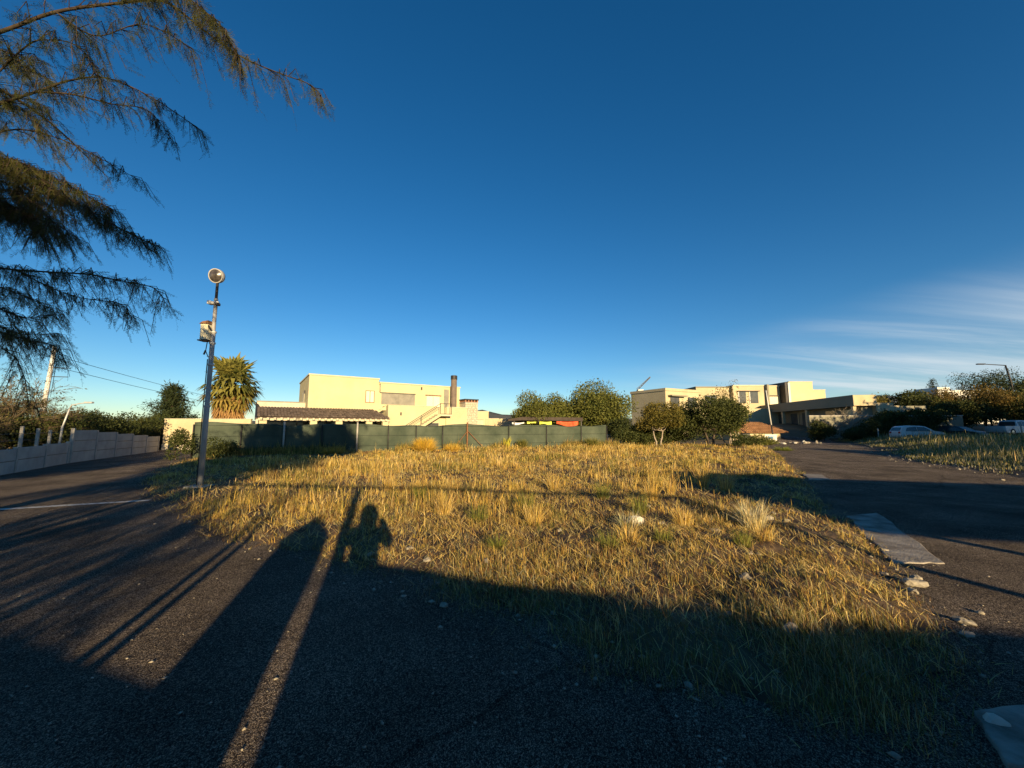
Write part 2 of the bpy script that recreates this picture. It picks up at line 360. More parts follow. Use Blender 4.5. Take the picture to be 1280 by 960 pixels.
ROAD = [(-14, -14), (26, -14), (22, 0), (16.11, 12.37), (18.4, 16.1), (19.6, 19.2), (26.85, 29.1), (32.2, 37.3), (35, 44), (29, 46), (24, 39.2), (20, 30), (14, 20.7),
        (8, 11), (5, 6), (-3, 8), (-10, 16), (-17, 22.3), (-21, 31), (-27.5, 33), (-25.7, 28.1), (-23.0, 22.5), (-21.0, 18.4), (-17.3, 13.2), (-15, 9)]
tag(grid_sheet('asphalt_road', -30, 38, -14, 48, 0.5, lambda x, y: H(x, y) + 0.006 * (vnoise(x, y, 0.6) - 0.5),
               lambda x, y: sdist(x, y, ROAD) > -0.3, M['asphalt']), kind='structure')

LOT = [(-17.9, 21.85), (-14.46, 16.11), (-11.35, 11.83), (-6.81, 7.69), (-4.56, 5.92), (-3.45, 5.25), (-2.65, 4.94), (-1.8, 4.54), (-1.16, 4.21), (-0.49, 3.59),
       (0.0, 3.2), (0.43, 2.8), (0.78, 2.56), (1.15, 2.33), (1.49, 2.19), (1.96, 2.12), (2.57, 2.33), (3.09, 2.59), (3.6, 3.14), (3.82, 3.52), (4.2, 4.11), (4.80, 4.94),
       (6.25, 7.34), (8.87, 11.49), (14.62, 20.71), (20.14, 30.19), (24.16, 39.19), (12, 38), (-2, 33), (-16, 28)]
def lot_sd(x, y): return sdist(x, y, LOT) + 0.22 * (vnoise(x, y, 1.7, 1) - 0.5) + 0.10 * (vnoise(x, y, 6, 2) - 0.5)
def lot_z(x, y):
    return H(x, y) - 0.06 + 0.14 * sstep(lot_sd(x, y), -0.25, 0.9) + 0.10 * sstep(sdist(x, y, LOT), 0.6, 4) * vnoise(x, y, 0.45, 3) + (0.06 + 0.10 * sstep(x - 0.4 * y, -1, 1.5)) * (vnoise(x, y, 2.3, 4) - 0.5) * sstep(sdist(x, y, LOT), 0.1, 0.8)
lot = grid_sheet('lot_ground', -19, 25.5, 1.5, 40, 0.19, lot_z, lambda x, y: sdist(x, y, LOT) > -0.35, M['soil'])
tag(lot, kind='structure')
VERGE = [(16.11, 12.37), (18.4, 16.1), (19.6, 19.2), (26.85, 29.1), (32.2, 37.3), (36, 46), (75, 46), (75, 0), (21.5, 0)]
def verge_z(x, y):
    d = sdist(x, y, VERGE) + 0.5 * (vnoise(x, y, 0.8, 6) - 0.5)
    return H(x, y) - 0.06 + 0.16 * sstep(d, -0.3, 1.0) + 0.25 * sstep(d, 1.0, 6) * (0.4 + vnoise(x, y, 0.3, 7))
tag(grid_sheet('verge_ground', 15, 76, 0, 47, 0.5, verge_z, lambda x, y: sdist(x, y, VERGE) > -0.6, M['soil']), kind='structure')

# painted line across the left road, worn
mb = MB()
random.seed(5)
a0, a1 = Vector((-14.4, 5.85)), Vector((-8.0, 8.95)); dd = (a1 - a0); nn = Vector((-dd.y, dd.x)).normalized()
k = 0.0
prev = None
while k < 1.0:
    w = 0.10 + random.uniform(-0.012, 0.012); p = a0 + dd * k
    cur = [(*(p - nn * w), Hf(p.x, p.y) + 0.009), (*(p + nn * w), Hf(p.x, p.y) + 0.009)]
    if prev: mb.quad(prev[0], cur[0], cur[1], prev[1])
    prev = cur; k += 0.02
lm = mat('road_paint', (0.50, 0.48, 0.44), (0.16, 0.15, 0.14), 14, 6, 0.8, lo=0.48, hi=0.62)
tag(mb.build('road_line', lm), kind='structure')

# distant hills
def ridge(name, Y0, prof, depth, m, seed):
    us = np.linspace(-1.6, 1.8, 120); rows = 9
    V = []
    for j in range(rows):
        t = j / (rows - 1)
        for u in us:
            h = np.interp(u, [p[0] for p in prof], [p[1] for p in prof]) * (0.86 + 0.28 * float(vnoise(u * 9, 3.0, 1.5, seed)))
            Yy = Y0 + depth * t; prof_t = math.sin(math.pi * min(t, 1.0) * 0.5 + 0) if t < 1 else 1
            z = h * (t ** 0.8) if t <= 0.75 else h * (0.79 - (t - 0.75) * 1.5)
            z *= 0.9 + 0.2 * float(vnoise(u * 20, t * 6, 1, seed + 1))
            V.append((u * Y0 * (1 + 0.2 * t), Yy, z - 2))
    n = len(us); F = np.array([(j * n + i, j * n + i + 1, (j + 1) * n + i + 1, (j + 1) * n + i) for j in range(rows - 1) for i in range(n - 1)])
    return tag(np_mesh(name, np.array(V), F4=F, m=m, smooth=True), kind='structure')
ridge('hills', 700, [(-1.6, 20), (-0.6, 30), (-0.1, 52), (0.05, 50), (0.2, 40), (0.6, 30), (1.8, 40)], 260, M['hill'], 21)
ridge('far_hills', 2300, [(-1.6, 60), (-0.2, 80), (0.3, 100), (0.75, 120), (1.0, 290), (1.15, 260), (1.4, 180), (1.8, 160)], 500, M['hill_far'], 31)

# ------------------------------------------------------------------ grass
def blades(P, h, w, az, lean, C, curl=0.35):
    n = len(P); face = rng.uniform(0, 2 * np.pi, n)
    wx = np.cos(face) * w * 0.5; wy = np.sin(face) * w * 0.5
    lx = np.cos(az) * lean * h; ly = np.sin(az) * lean * h
    zt = h * np.sqrt(np.clip(1 - np.clip(lean, 0, 0.97) ** 2, 0.04, 1))
    V = np.empty((n, 5, 3))
    V[:, 0] = P + np.stack([-wx, -wy, np.full(n, -0.01)], 1); V[:, 1] = P + np.stack([wx, wy, np.full(n, -0.01)], 1)
    mid = P + np.stack([lx * curl, ly * curl, zt * 0.58], 1)
    V[:, 2] = mid + np.stack([wx, wy, 0 * wx], 1) * 0.75; V[:, 3] = mid - np.stack([wx, wy, 0 * wx], 1) * 0.75
    V[:, 4] = P + np.stack([lx, ly, zt], 1)
    b = np.arange(n) * 5
    return V.reshape(-1, 3), np.stack([b, b + 1, b + 2, b + 3], 1), np.stack([b + 3, b + 2, b + 4], 1), np.repeat(C, 5, 0)
def join_blades(name, parts, m, label, kind='stuff', cat='grass'):
    V, F4, F3, C = [], [], [], []; k = 0
    for v, a, b, c in parts:
        V.append(v); F4.append(a + k); F3.append(b + k); C.append(c); k += len(v)
    o = np_mesh(name, np.concatenate(V), np.concatenate(F4), np.concatenate(F3), m, colors=np.concatenate(C))
    return tag(o, label, cat, kind=kind)
def polar(n, r0, r1, a0, a1, power=-0.05):
    u = rng.random(n); p = power + 1
    r = (r0 ** p + u * (r1 ** p - r0 ** p)) ** (1 / p); a = rng.uniform(a0, a1, n)
    return r * np.sin(a), r * np.cos(a)
STRAW = np.array([0.56, 0.39, 0.115]); PALE = np.array([0.65, 0.49, 0.20]); GOLD = np.array([0.60, 0.39, 0.078]); GREEN = np.array([0.13, 0.135, 0.030])
BROWN = np.array([0.23, 0.13, 0.052]); GREY = np.array([0.30, 0.275, 0.17]); OLIVE = np.array([0.24, 0.205, 0.055])
def pick(n, pals, wts):
    i = rng.choice(len(pals), n, p=np.array(wts) / np.sum(wts)); c = np.array(pals)[i]
    return np.clip(c * rng.uniform(0.72, 1.25, (n, 1)) * rng.uniform(0.93, 1.07, (n, 3)), 0.01, 0.9)
def tallness(x, y):
    t = sstep(y - 0.25 * np.abs(x + 2) * 0, 5.6, 8.5) * (1 - 0.80 * sstep(x - 0.50 * y, -0.6, 0.9) * (1 - 0.55 * sstep(y, 11, 15)))
    return np.clip(t * (0.10 + 1.35 * sstep(vnoise(x, y, 0.50, 11) * 0.7 + vnoise(x, y, 1.6, 14) * 0.3, 0.25, 0.75)), 0, 1)
parts = []
# tufts
nt = 54000
x, y = polar(nt, 2.0, 40, R(-58), R(52))
sd = lot_sd(x, y); ok = (sd > 0.0)
bare = vnoise(x, y, 0.8, 12) * 0.6 + vnoise(x, y, 2.4, 13) * 0.4
T = tallness(x, y)
thr = 0.49 + 0.08 * sstep(x - 0.5 * y, -1.5, 1.5) * (y < 14) - 0.06 * sstep(y, 10, 16)
edge = sstep(sd, 0.0, 0.55)
ok &= (rng.random(nt) < np.clip(sstep(bare, thr - 0.08, thr + 0.1) + 0.10, 0, 1)) & (rng.random(nt) < 0.45 + 0.55 * edge)
x, y, T, bare, edge = x[ok], y[ok], T[ok], bare[ok], edge[ok]; nt = len(x)
nb = 9
X = np.repeat(x, nb); Y = np.repeat(y, nb); TT = np.repeat(T, nb); d = np.hypot(X, Y); n = len(X); EE = np.repeat(edge, nb)
spread = 0.030 + 0.04 * TT + 0.0035 * d
ang = rng.uniform(0, 2 * np.pi, n); rr = spread * np.sqrt(rng.random(n))
X = X + np.cos(ang) * rr; Y = Y + np.sin(ang) * rr
P = np.stack([X, Y, lot_z(X, Y)], 1)
hmul = np.repeat(rng.gamma(2.8, 1 / 2.8, nt).clip(0.25, 2.2), nb) * rng.uniform(0.6, 1.2, n)
h = (0.055 + 0.125 * TT) * hmul * (0.55 + 0.45 * EE); h = np.clip(h, 0.03, 0.75)
w = 0.0019 + 0.00062 * d
lean = np.clip(np.abs(rng.normal(0, 1, n)) * (0.85 - 0.42 * TT), 0, 0.96)
gmask = np.repeat(sstep(vnoise(x, y, 0.7, 15), 0.60, 0.78), nb)
front = 1 - sstep(Y + 0.30 * X, 3.5, 4.9)  # mask follows the wall's shadow edge; shade put into the grass colour
C = np.empty((n, 3))
def tcol(p, w_): return np.repeat(pick(nt, p, w_), nb, 0) * rng.uniform(0.7, 1.25, (n, 1))
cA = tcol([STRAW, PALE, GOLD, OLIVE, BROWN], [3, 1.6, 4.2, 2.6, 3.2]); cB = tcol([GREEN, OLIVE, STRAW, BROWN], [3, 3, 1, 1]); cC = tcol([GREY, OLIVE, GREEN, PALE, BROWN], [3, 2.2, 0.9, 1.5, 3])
u = rng.random(n)
C[:] = cA
dull = np.repeat(sstep(vnoise(x, y, 0.9, 26) * 0.65 + vnoise(x, y, 2.6, 27) * 0.35, 0.42, 0.62), nb); cD = tcol([OLIVE, BROWN, GREY, STRAW], [3, 3.5, 1.2, 1.2])
s0 = rng.random(n) < dull * 0.72; C[s0] = cD[s0]
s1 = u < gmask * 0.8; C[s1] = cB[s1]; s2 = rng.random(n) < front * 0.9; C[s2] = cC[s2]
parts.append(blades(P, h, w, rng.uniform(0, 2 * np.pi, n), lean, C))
# dense short turf along the near edge
n0 = 44000
x, y = polar(n0, 1.8, 9.5, R(-56), R(56), -0.6); sd = lot_sd(x, y)
ok = (sd > -0.03) & (rng.random(n0) < 0.50 + 0.50 * sstep(sd, 0.0, 0.35)) & (rng.random(n0) < 0.42 + 0.58 * (1 - sstep(y + 0.3 * x, 3.8, 4.8))) & (rng.random(n0) < 0.10 + 0.90 * sstep(vnoise(x, y, 1.5, 23) * 0.6 + vnoise(x, y, 4.0, 25) * 0.4, 0.36 + 0.10 * sstep(y + 0.3 * x, 4, 5.5), 0.60))
x, y, sd = np.repeat(x[ok], 6), np.repeat(y[ok], 6), np.repeat(sd[ok], 6); n = len(x); d = np.hypot(x, y)
x = x + rng.normal(0, 0.03, n); y = y + rng.normal(0, 0.03, n)
P = np.stack([x, y, lot_z(x, y)], 1); fr = 1 - sstep(y + 0.30 * x, 3.5, 4.9)  # turf palette also turns duller inside the shadow edge
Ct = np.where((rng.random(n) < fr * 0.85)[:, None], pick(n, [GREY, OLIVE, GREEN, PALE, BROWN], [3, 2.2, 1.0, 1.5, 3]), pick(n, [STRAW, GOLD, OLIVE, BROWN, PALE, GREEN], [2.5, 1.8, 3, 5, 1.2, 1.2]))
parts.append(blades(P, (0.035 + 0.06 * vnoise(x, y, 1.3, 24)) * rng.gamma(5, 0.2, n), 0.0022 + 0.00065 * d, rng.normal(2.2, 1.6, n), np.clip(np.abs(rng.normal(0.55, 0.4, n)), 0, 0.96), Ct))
# seed stalks in the tall straw
ns = 15000
x, y = polar(ns, 5.5, 36, R(-52), R(45))
T = tallness(x, y); ok = (lot_sd(x, y) > 0.4) & (rng.random(ns) < T * (0.25 + 0.9 * sstep(vnoise(x, y, 1.1, 16), 0.35, 0.7)))
x, y, T = x[ok], y[ok], T[ok]; n = len(x); d = np.hypot(x, y)
P = np.stack([x, y, lot_z(x, y)], 1); hh = rng.uniform(0.12, 0.44, n) * (0.45 + 0.6 * T)
az = rng.uniform(0, 2 * np.pi, n); ln = np.abs(rng.normal(0, 0.28, n)).clip(0, 0.8)
Cs = pick(n, [PALE, STRAW, GOLD], [3, 3, 2])
parts.append(blades(P, hh, 0.003 + 0.0006 * d, az, ln, Cs))
tip = P + np.stack([np.cos(az) * ln * hh, np.sin(az) * ln * hh, hh * 0.86], 1)
parts.append(blades(tip, rng.uniform(0.06, 0.12, n), 0.004 + 0.0007 * d, az, ln * 1.8, Cs * 1.05))
# flattened straw litter lying on the ground
nl = 60000
x, y = polar(nl, 2.0, 24, R(-55), R(50), -0.35)
sd = lot_sd(x, y); ok = (sd > -0.12) & (rng.random(nl) < 0.25 + 0.75 * sstep(sd, 0, 0.4)); x, y = x[ok], y[ok]; n = len(x); d = np.hypot(x, y)
P = np.stack([x, y, lot_z(x, y) + 0.012 + 0.02 * rng.random(n)], 1)
fr = 1 - sstep(y + 0.30 * x, 3.5, 4.9)  # litter colour split along the same shadow edge
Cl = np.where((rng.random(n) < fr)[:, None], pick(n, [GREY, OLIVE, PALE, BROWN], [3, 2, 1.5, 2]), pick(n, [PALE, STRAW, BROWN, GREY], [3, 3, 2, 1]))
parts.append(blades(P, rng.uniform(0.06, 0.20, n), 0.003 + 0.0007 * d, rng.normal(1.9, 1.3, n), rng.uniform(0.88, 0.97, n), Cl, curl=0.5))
join_blades('dry_grass', parts, M['grass'], 'golden dry grass covering the vacant lot')

# right-hand verge: tall greyish grass
parts = []
n0 = 16000
x, y = polar(n0, 17, 56, R(38), R(60), 0.3)
dv = sdist(x, y, VERGE); ok = (dv > 0.3) & (rng.random(n0) < sstep(dv + 2.2 * (vnoise(x, y, 0.5, 18) - 0.5), 0.2, 2.4) + 0.05); x, y, dv = x[ok], y[ok], dv[ok]
x = np.repeat(x, 6); y = np.repeat(y, 6); dv = np.repeat(dv, 6); n = len(x); d = np.hypot(x, y)
x = x + rng.normal(0, 0.12, n); y = y + rng.normal(0, 0.12, n)
P = np.stack([x, y, verge_z(x, y)], 1)
h = (0.10 + 0.34 * sstep(dv, 0.6, 4)) * rng.gamma(7, 1 / 7, n)
parts.append(blades(P, h, 0.002 + 0.0009 * d, rng.uniform(0, 6.28, n), np.abs(rng.normal(0, 0.3, n)).clip(0, 0.9), pick(n, [GREY, OLIVE, GREEN, PALE, STRAW], [5, 3, 2.5, 0.8, 0.5])))  # palette greyed further to stand in for tree shade
join_blades('verge_grass', parts, M['grass'], 'tall greyish grass on the verge beyond the right road')

# weeds and scrubby growth along the foot of the fence and far verge
parts = []
n0 = 3000
s = rng.uniform(0, 29.5, n0); x = -17.6 + 0.904 * s + rng.normal(0, 0.1, n0); y = 20.4 + 0.427 * s + rng.normal(0.05, 0.25, n0)
ok = vnoise(x, y, 0.7, 19) > 0.42; x, y = np.repeat(x[ok], 8), np.repeat(y[ok], 8); n = len(x)
x = x + rng.normal(0, 0.09, n); y = y + rng.normal(0, 0.09, n)
P = np.stack([x, y, lot_z(x, y)], 1)
parts.append(blades(P, 0.34 * rng.gamma(5, 0.2, n), np.full(n, 0.022), rng.uniform(0, 6.28, n), np.abs(rng.normal(0, 0.35, n)).clip(0, 0.9), pick(n, [OLIVE, GREEN, STRAW, BROWN], [2, 2, 2, 1])))
join_blades('fence_weeds', parts, M['grass'], 'weeds growing along the foot of the green fence')

# loose gravel and clods on the lot edges and the road margin
def pebble_mesh(name, pts, sizes, m, label):
    base = np.array([(0, 0, 1), (1, 0, 0), (0, 1, 0), (-1, 0, 0), (0, -1, 0), (0, 0, -1)], float)
    F = np.array([(0, 1, 2), (0, 2, 3), (0, 3, 4), (0, 4, 1), (5, 2, 1), (5, 3, 2), (5, 4, 3), (5, 1, 4)])
    n = len(pts); V = base[None] * sizes[:, None, None] * rng.uniform(0.6, 1.3, (n, 6, 3)); V[:, :, 2] *= 0.55
    a = rng.uniform(0, 6.28, n); c, s_ = np.cos(a)[:, None], np.sin(a)[:, None]
    xx = V[:, :, 0] * c - V[:, :, 1] * s_; yy = V[:, :, 0] * s_ + V[:, :, 1] * c; V[:, :, 0] = xx; V[:, :, 1] = yy
    V += pts[:, None, :]
    return tag(np_mesh(name, V.reshape(-1, 3), F3=(F[None] + (np.arange(n) * 6)[:, None, None]).reshape(-1, 3), m=m, smooth=False), label, 'gravel', kind='stuff')
n0 = 9000
x, y = polar(n0, 2.0, 26, R(-55), R(55), -0.3); sd = lot_sd(x, y)
ok = ((sd > -0.35) & (sd < 0.5) & (rng.random(n0) < 0.55)) | ((sd > 0) & (x - 0.5 * y > -1.2) & (rng.random(n0) < 0.5) & (vnoise(x, y, 1.2, 22) > 0.5))
x, y = x[ok], y[ok]
pebble_mesh('gravel', np.stack([x, y, np.maximum(lot_z(x, y), H(x, y)) + 0.004], 1), rng.gamma(1.6, 0.0058, len(x)).clip(0.003, 0.04), M['rock'], 'small pale gravel scattered along the edge of the lot')
n0 = 2600
x, y = polar(n0, 1.6, 12, R(-58), R(56), -0.4); sd = lot_sd(x, y); ok = sd < -0.1; x, y = x[ok], y[ok]
pebble_mesh('road_grit', np.stack([x, y, H(x, y) + 0.003], 1), rng.gamma(2, 0.0028, len(x)).clip(0.002, 0.016), M['rock'], 'fine grit lying on the asphalt')
n0 = 1500
x, y = polar(n0, 17, 45, R(40), R(57), 0.2); dv = sdist(x, y, VERGE); ok = (dv > -0.8) & (dv < 2.5); x, y = x[ok], y[ok]
pebble_mesh('verge_rubble', np.stack([x, y, np.maximum(verge_z(x, y), H(x, y)) + 0.01], 1), rng.gamma(1.3, 0.022, len(x)).clip(0.008, 0.14), M['rock'], 'stony rubble along the edge of the right verge')
#@@OBJ@@
# ------------------------------------------------------------------ things: walls, fence, houses
# --- green shade-cloth fence across the back of the lot
FO = Vector((-17.3, 21.0, 0)); FA = math.atan2(12, 25.4)
fence = empty('shade_cloth_fence', FO, FA, 'long green shade cloth fence on posts across the back of the dry lot', 'fence')
posts = [0.05, 2.2, 4.3, 6.3, 8.3, 10.2, 12.0, 13.8, 15.6, 18.87, 22.1, 25.4, 28.0]
post_top = {4.3: 2.02, 8.3: 2.02, 15.6: 2.06}
random.seed(3)
for i, s in enumerate(posts):
    tall = post_top.get(s, 1.84)
    m_ = M['concrete'] if s in (4.3, 8.3) else (M['rust'] if s == 15.6 else M['dark_metal'])
    w = 0.055 if s in (4.3, 8.3, 15.6) else 0.032
    MB().tube([(s, -0.05, -0.1), (s + random.uniform(-.02, .02), -0.05, tall)], w, 8).build('post', m_, fence, True)
def top_h(s):
    k = s * 1.0; base = 1.86 + 0.05 * math.sin(k * 0.9 + 1) + 0.03 * math.sin(k * 2.3)
    if 12 < s < 15.6: base += -0.10 * math.sin((s - 12) / 3.6 * math.pi) + 0.10 * ((s - 12) / 3.6) ** 2
    if 15.6 <= s < 17: base += 0.10 * (1 - (s - 15.6) / 1.4)
    if s < 4: base += 0.05
    return base
for a, b in zip(posts[:-1], posts[1:]):
    nx = max(6, int((b - a) / 0.2)); nz_ = 9; mbb = MB(); V = []
    for j in range(nz_ + 1):
        for i in range(nx + 1):
            s = a + (b - a) * i / nx; t = j / nz_; edge_ = math.sin(math.pi * i / nx)
            V.append((s, 0.02 + 0.07 * edge_ * math.sin(math.pi * t) + 0.045 * math.sin(s * 5.3 + t * 4) * edge_ + 0.02 * math.sin(s * 11 - t * 9) * edge_ + 0.015 * math.sin(s * 17) * t, 0.02 + t * (top_h(s) - 0.02)))
    mbb.add(V, [(j * (nx + 1) + i, j * (nx + 1) + i + 1, (j + 1) * (nx + 1) + i + 1, (j + 1) * (nx + 1) + i) for j in range(nz_) for i in range(nx)])
    o = mbb.build('cloth_panel', M['cloth'], fence, True)
    sm = o.modifiers.new('thick', 'SOLIDIFY'); sm.thickness = 0.006
for s0, s1 in ((15.6, 14.4), (15.6, 17.0)):
    MB().tube([(s0, -0.10, 1.45), (s1, -0.16, 0.05)], 0.022, 6).build('brace', M['rust'], fence, True)
for z in (0.55, 1.2, 1.80):
    MB().tube([(0, -0.085, z), (14, -0.085, z - 0.02), (28.0, -0.085, z)], 0.005, 4).build('wire', M['dark_metal'], fence)

# --- stepped precast wall along the far side of the left road
def precast(name, A, B, n, h0, h1, rows, label, posts_above=0.0):
    A = Vector(A); B = Vector(B); d = B - A; L = d.length; rz = math.atan2(d.y, d.x)
    w = empty(name, (A.x, A.y, 0), rz, label, 'wall')
    for i in range(n):
        s0, s1 = L * i / n, L * (i + 1) / n; hh = h0 + (h1 - h0) * (i + 0.5) / n
        ph = hh / rows
        for r in range(rows):
            z0 = -0.1 if r == 0 else r * ph + 0.012
            MB().box(s0 + 0.065, s1 - 0.065, -0.06 - 0.006 * (r % 2), 0.02, z0, (r + 1) * ph - 0.012).build('panel', M['precast'], w, bevel=0.008)
            MB().box(s0 + 0.065, s1 - 0.065, -0.03, 0.012, (r + 1) * ph - 0.0125, (r + 1) * ph + 0.0115 if r < rows - 1 else (r + 1) * ph - 0.0121).build('joint', M['dark_metal'], w) if r < rows - 1 else None
    for i in range(n + 1):
        hh = h0 + (h1 - h0) * i / n + 0.03
        MB().box(L * i / n - 0.064, L * i / n + 0.064, -0.085, 0.045, -0.1, hh).build('pillar', M['concrete'], w, bevel=0.01)
    return w
precast('precast_wall', (-20.9, 18.45), (-25.6, 28.1), 5, 1.60, 1.02, 3, 'taller grey precast concrete wall, three panels high, stepping down the left road')
lowwall = precast('precast_wall', (-17.0, 12.4), (-20.78, 18.2), 3, 0.86, 0.98, 2, 'lower grey precast concrete wall, two panels high, with fence posts on top')
for i, s in enumerate((1.0, 2.9, 4.2, 5.3)):
    hgt = (1.72, 1.70, 1.62, 1.55)[i]
    MB().box(s - 0.045, s + 0.045, 0.06, 0.15, 0.0, hgt).build('fence_post', M['concrete'], lowwall, bevel=0.01)
for z in (1.15, 1.4):
    MB().tube([(0.2, 0.10, z), (6.6, 0.10, z + 0.05)], 0.006, 4).build('wire', M['dark_metal'], lowwall)

# --- beige plastered wall closing the left road
bw_ = empty('plaster_wall', (-26.6, 29.6, 0), R(6), 'beige plastered wall at the end of the left road beside the green fence', 'wall')
MB().box(0, 6.2, 0, 0.2, -0.1, 2.32).build('wall_face', M['beige_wall'], bw_)
MB().box(-0.03, 6.23, -0.03, 0.23, 2.32, 2.38).build('coping', M['cream_trim'], bw_, bevel=0.01)
MB().box(0, 6.2, -0.05, -0.002, -0.1, 0.42).build('plinth', M['plaster'], bw_)

# --- the cream two-storey house behind the fence
hs = empty('cream_house', (-19.12, 36.0, 0), math.atan2(.555, .832), 'cream two-storey flat-roofed house with tiled veranda and outside stair behind the green fence', 'house')
def hb(name, m, *b, bevel=0.0, parent=None): return MB().box(*b).build(name, m, parent or hs, bevel=bevel)
w1 = MB().box(0, 6.43, 0, 9.0, 0, 6.66).build('wall', M['cream'], hs)
hb('coping', M['cream_trim'], -0.07, 6.50, -0.07, 9.07, 6.66, 6.80, bevel=0.015)
hb('wall', M['cream'], 6.433, 15.7, 0.06, 8.4, 0, 6.33)
hb('coping', M['cream_trim'], 6.505, 15.77, -0.01, 8.47, 6.33, 6.46, bevel=0.015)
def window(s0, s1, z0, z1, y, panes, pm, fm, parent=None, hood=0.0):
    w = MB()
    f = 0.055
    w.box(s0, s1, y - 0.05, y, z0, z0 + f).box(s0, s1, y - 0.05, y, z1 - f, z1).box(s0, s0 + f, y - 0.05, y, z0 + f, z1 - f).box(s1 - f, s1, y - 0.05, y, z0 + f, z1 - f)
    for i in range(1, panes):
        c = s0 + (s1 - s0) * i / panes; w.box(c - f / 2, c + f / 2, y - 0.048, y, z0 + f, z1 - f)
    o = w.build('window', fm, parent or hs)
    for i in range(panes):
        a = s0 + (s1 - s0) * i / panes + f * 0.5; b = s0 + (s1 - s0) * (i + 1) / panes - f * 0.5
        MB().box(a, b, y - 0.02, y - 0.004, z0 + f * 0.8, z1 - f * 0.8).build('pane', pm, o)
    return o
window(5.14, 6.02, 4.24, 5.47, 0.0, 2, M['curtain'], M['rust'])
window(6.75, 10.3, 4.14, 5.30, 0.06, 2, M['blind'], M['blind'])
hb('lintel', M['dark_metal'], 6.6, 10.35, -0.06, 0.055, 5.30, 5.36)
window(11.6, 13.24, 3.12, 5.26, 0.06, 2, M['curtain'], M['cream_trim'])
hb('lintel', M['rust'], 11.5, 13.34, -0.10, 0.055, 5.26, 5.34)
hb('wall_lamp', M['dark_metal'], 10.98, 11.10, -0.04, 0.06, 5.86, 6.16)
MB().tube([(6.55, -0.05, 6.12), (6.55, -0.05, 5.36)], 0.05, 8).build('downpipe', M['blind'], hs, True)
hb('drain_spout', M['dark_metal'], 6.50, 6.58, -0.06, 0.02, 6.10, 6.26)
hb('shutter', M['blind'], 13.72, 14.28, -0.02, 0.055, 4.0, 6.05)
sd_ = hb('door', M['cream_trim'], -0.03, -0.001, 3.4, 5.6, 3.3, 5.35)
hb('wall_lamp', M['dark_metal'], -0.12, -0.002, 2.6, 2.8, 5.1, 5.4)
# terrace in front of the upper floor
hb('wall', M['cream'], 6.9, 13.05, -2.0, -1.8, 0, 3.93)
hb('wall', M['cream'], 6.9, 7.1, -1.797, 0.057, 0, 3.925)
hb('terrace_floor', M['concrete'], 7.1, 13.05, -1.797, 0.057, 2.95, 3.10)
hb('coping', M['cream_trim'], 6.86, 12.0, -2.04, -1.76, 3.93, 3.985)
hb('wall_lamp', M['dark_metal'], 8.12, 8.24, -2.08, -2.001, 2.95, 3.25)
hb('wall', M['cream'], 13.053, 15.55, -2.15, 0.057, 0, 3.86)
hb('coping', M['cream_trim'], 13.0, 15.62, -2.20, 0.056, 3.86, 3.96, bevel=0.01)
window(11.0, 12.3, 0.9, 2.25, -2.0, 1, M['glass'], M['cream_trim'])
# gabled wing wall left of the terrace
MB().add([(6.2, -1.2, 3.45), (6.9, -1.2, 3.45), (6.9, -1.2, 3.9), (6.2, -1.0, 3.45), (6.9, -1.0, 3.45), (6.9, -1.0, 3.9)],
         [(0, 1, 2), (3, 5, 4), (0, 2, 5, 3), (1, 4, 5, 2), (0, 3, 4, 1)]).build('wing_wall', M['cream'], hs)
# stair with railing
ns_ = 13
st = MB()
for i in range(ns_):
    s0 = 8.3 + i * 0.285; z = 0.75 + i * 0.18
    st.box(s0, s0 + 0.30, -3.0, -2.1, z, z + 0.18)
so_ = st.build('stair', M['cream_trim'], hs)
MB().bar((8.0, -3.03, 0.55), (12.05, -3.03, 3.06), 0.06, 0.26).build('stringer', M['cream'], so_)
MB().box(11.98, 13.3, -3.05, -2.003, 2.92, 3.10).build('landing', M['cream_trim'], so_)
rl = MB()
rl.bar((8.1, -3.03, 1.75), (12.0, -3.03, 4.22), 0.05).bar((8.1, -3.03, 1.45), (12.0, -3.03, 3.92), 0.03)
rl.bar((12.0, -3.03, 4.22), (13.25, -3.03, 4.22), 0.05).bar((12.0, -3.03, 3.10), (12.0, -3.03, 4.25), 0.05).bar((13.25, -3.03, 3.10), (13.25, -3.03, 4.25), 0.05)
rl.bar((12.62, -3.03, 3.10), (12.62, -3.03, 4.22), 0.05).bar((12.0, -3.03, 3.14), (13.25, -3.03, 3.14), 0.05)
rl.bar((8.1, -3.03, 0.9), (8.1, -3.03, 1.75), 0.05).bar((10.0, -3.03, 2.1), (10.0, -3.03, 2.95), 0.04)
rl.build('railing', M['dark_metal'], hs)
# chimney
ch = MB().lathe([(0.33, 3.97), (0.33, 7.15), (0.36, 7.15), (0.36, 7.2), (0.36, 7.6), (0.30, 7.62)], 14, Matrix.Translation((14.62, -0.6, 0))).build('chimney', mat('flue', (0.13, 0.10, 0.085), (0.17, 0.135, 0.11), 3, 4, 0.7), hs)
MB().lathe([(0.365, 7.18), (0.37, 7.2), (0.37, 7.62), (0.33, 7.64)], 14, Matrix.Translation((14.62, -0.6, 0))).build('cowl', M['dark_metal'], ch)
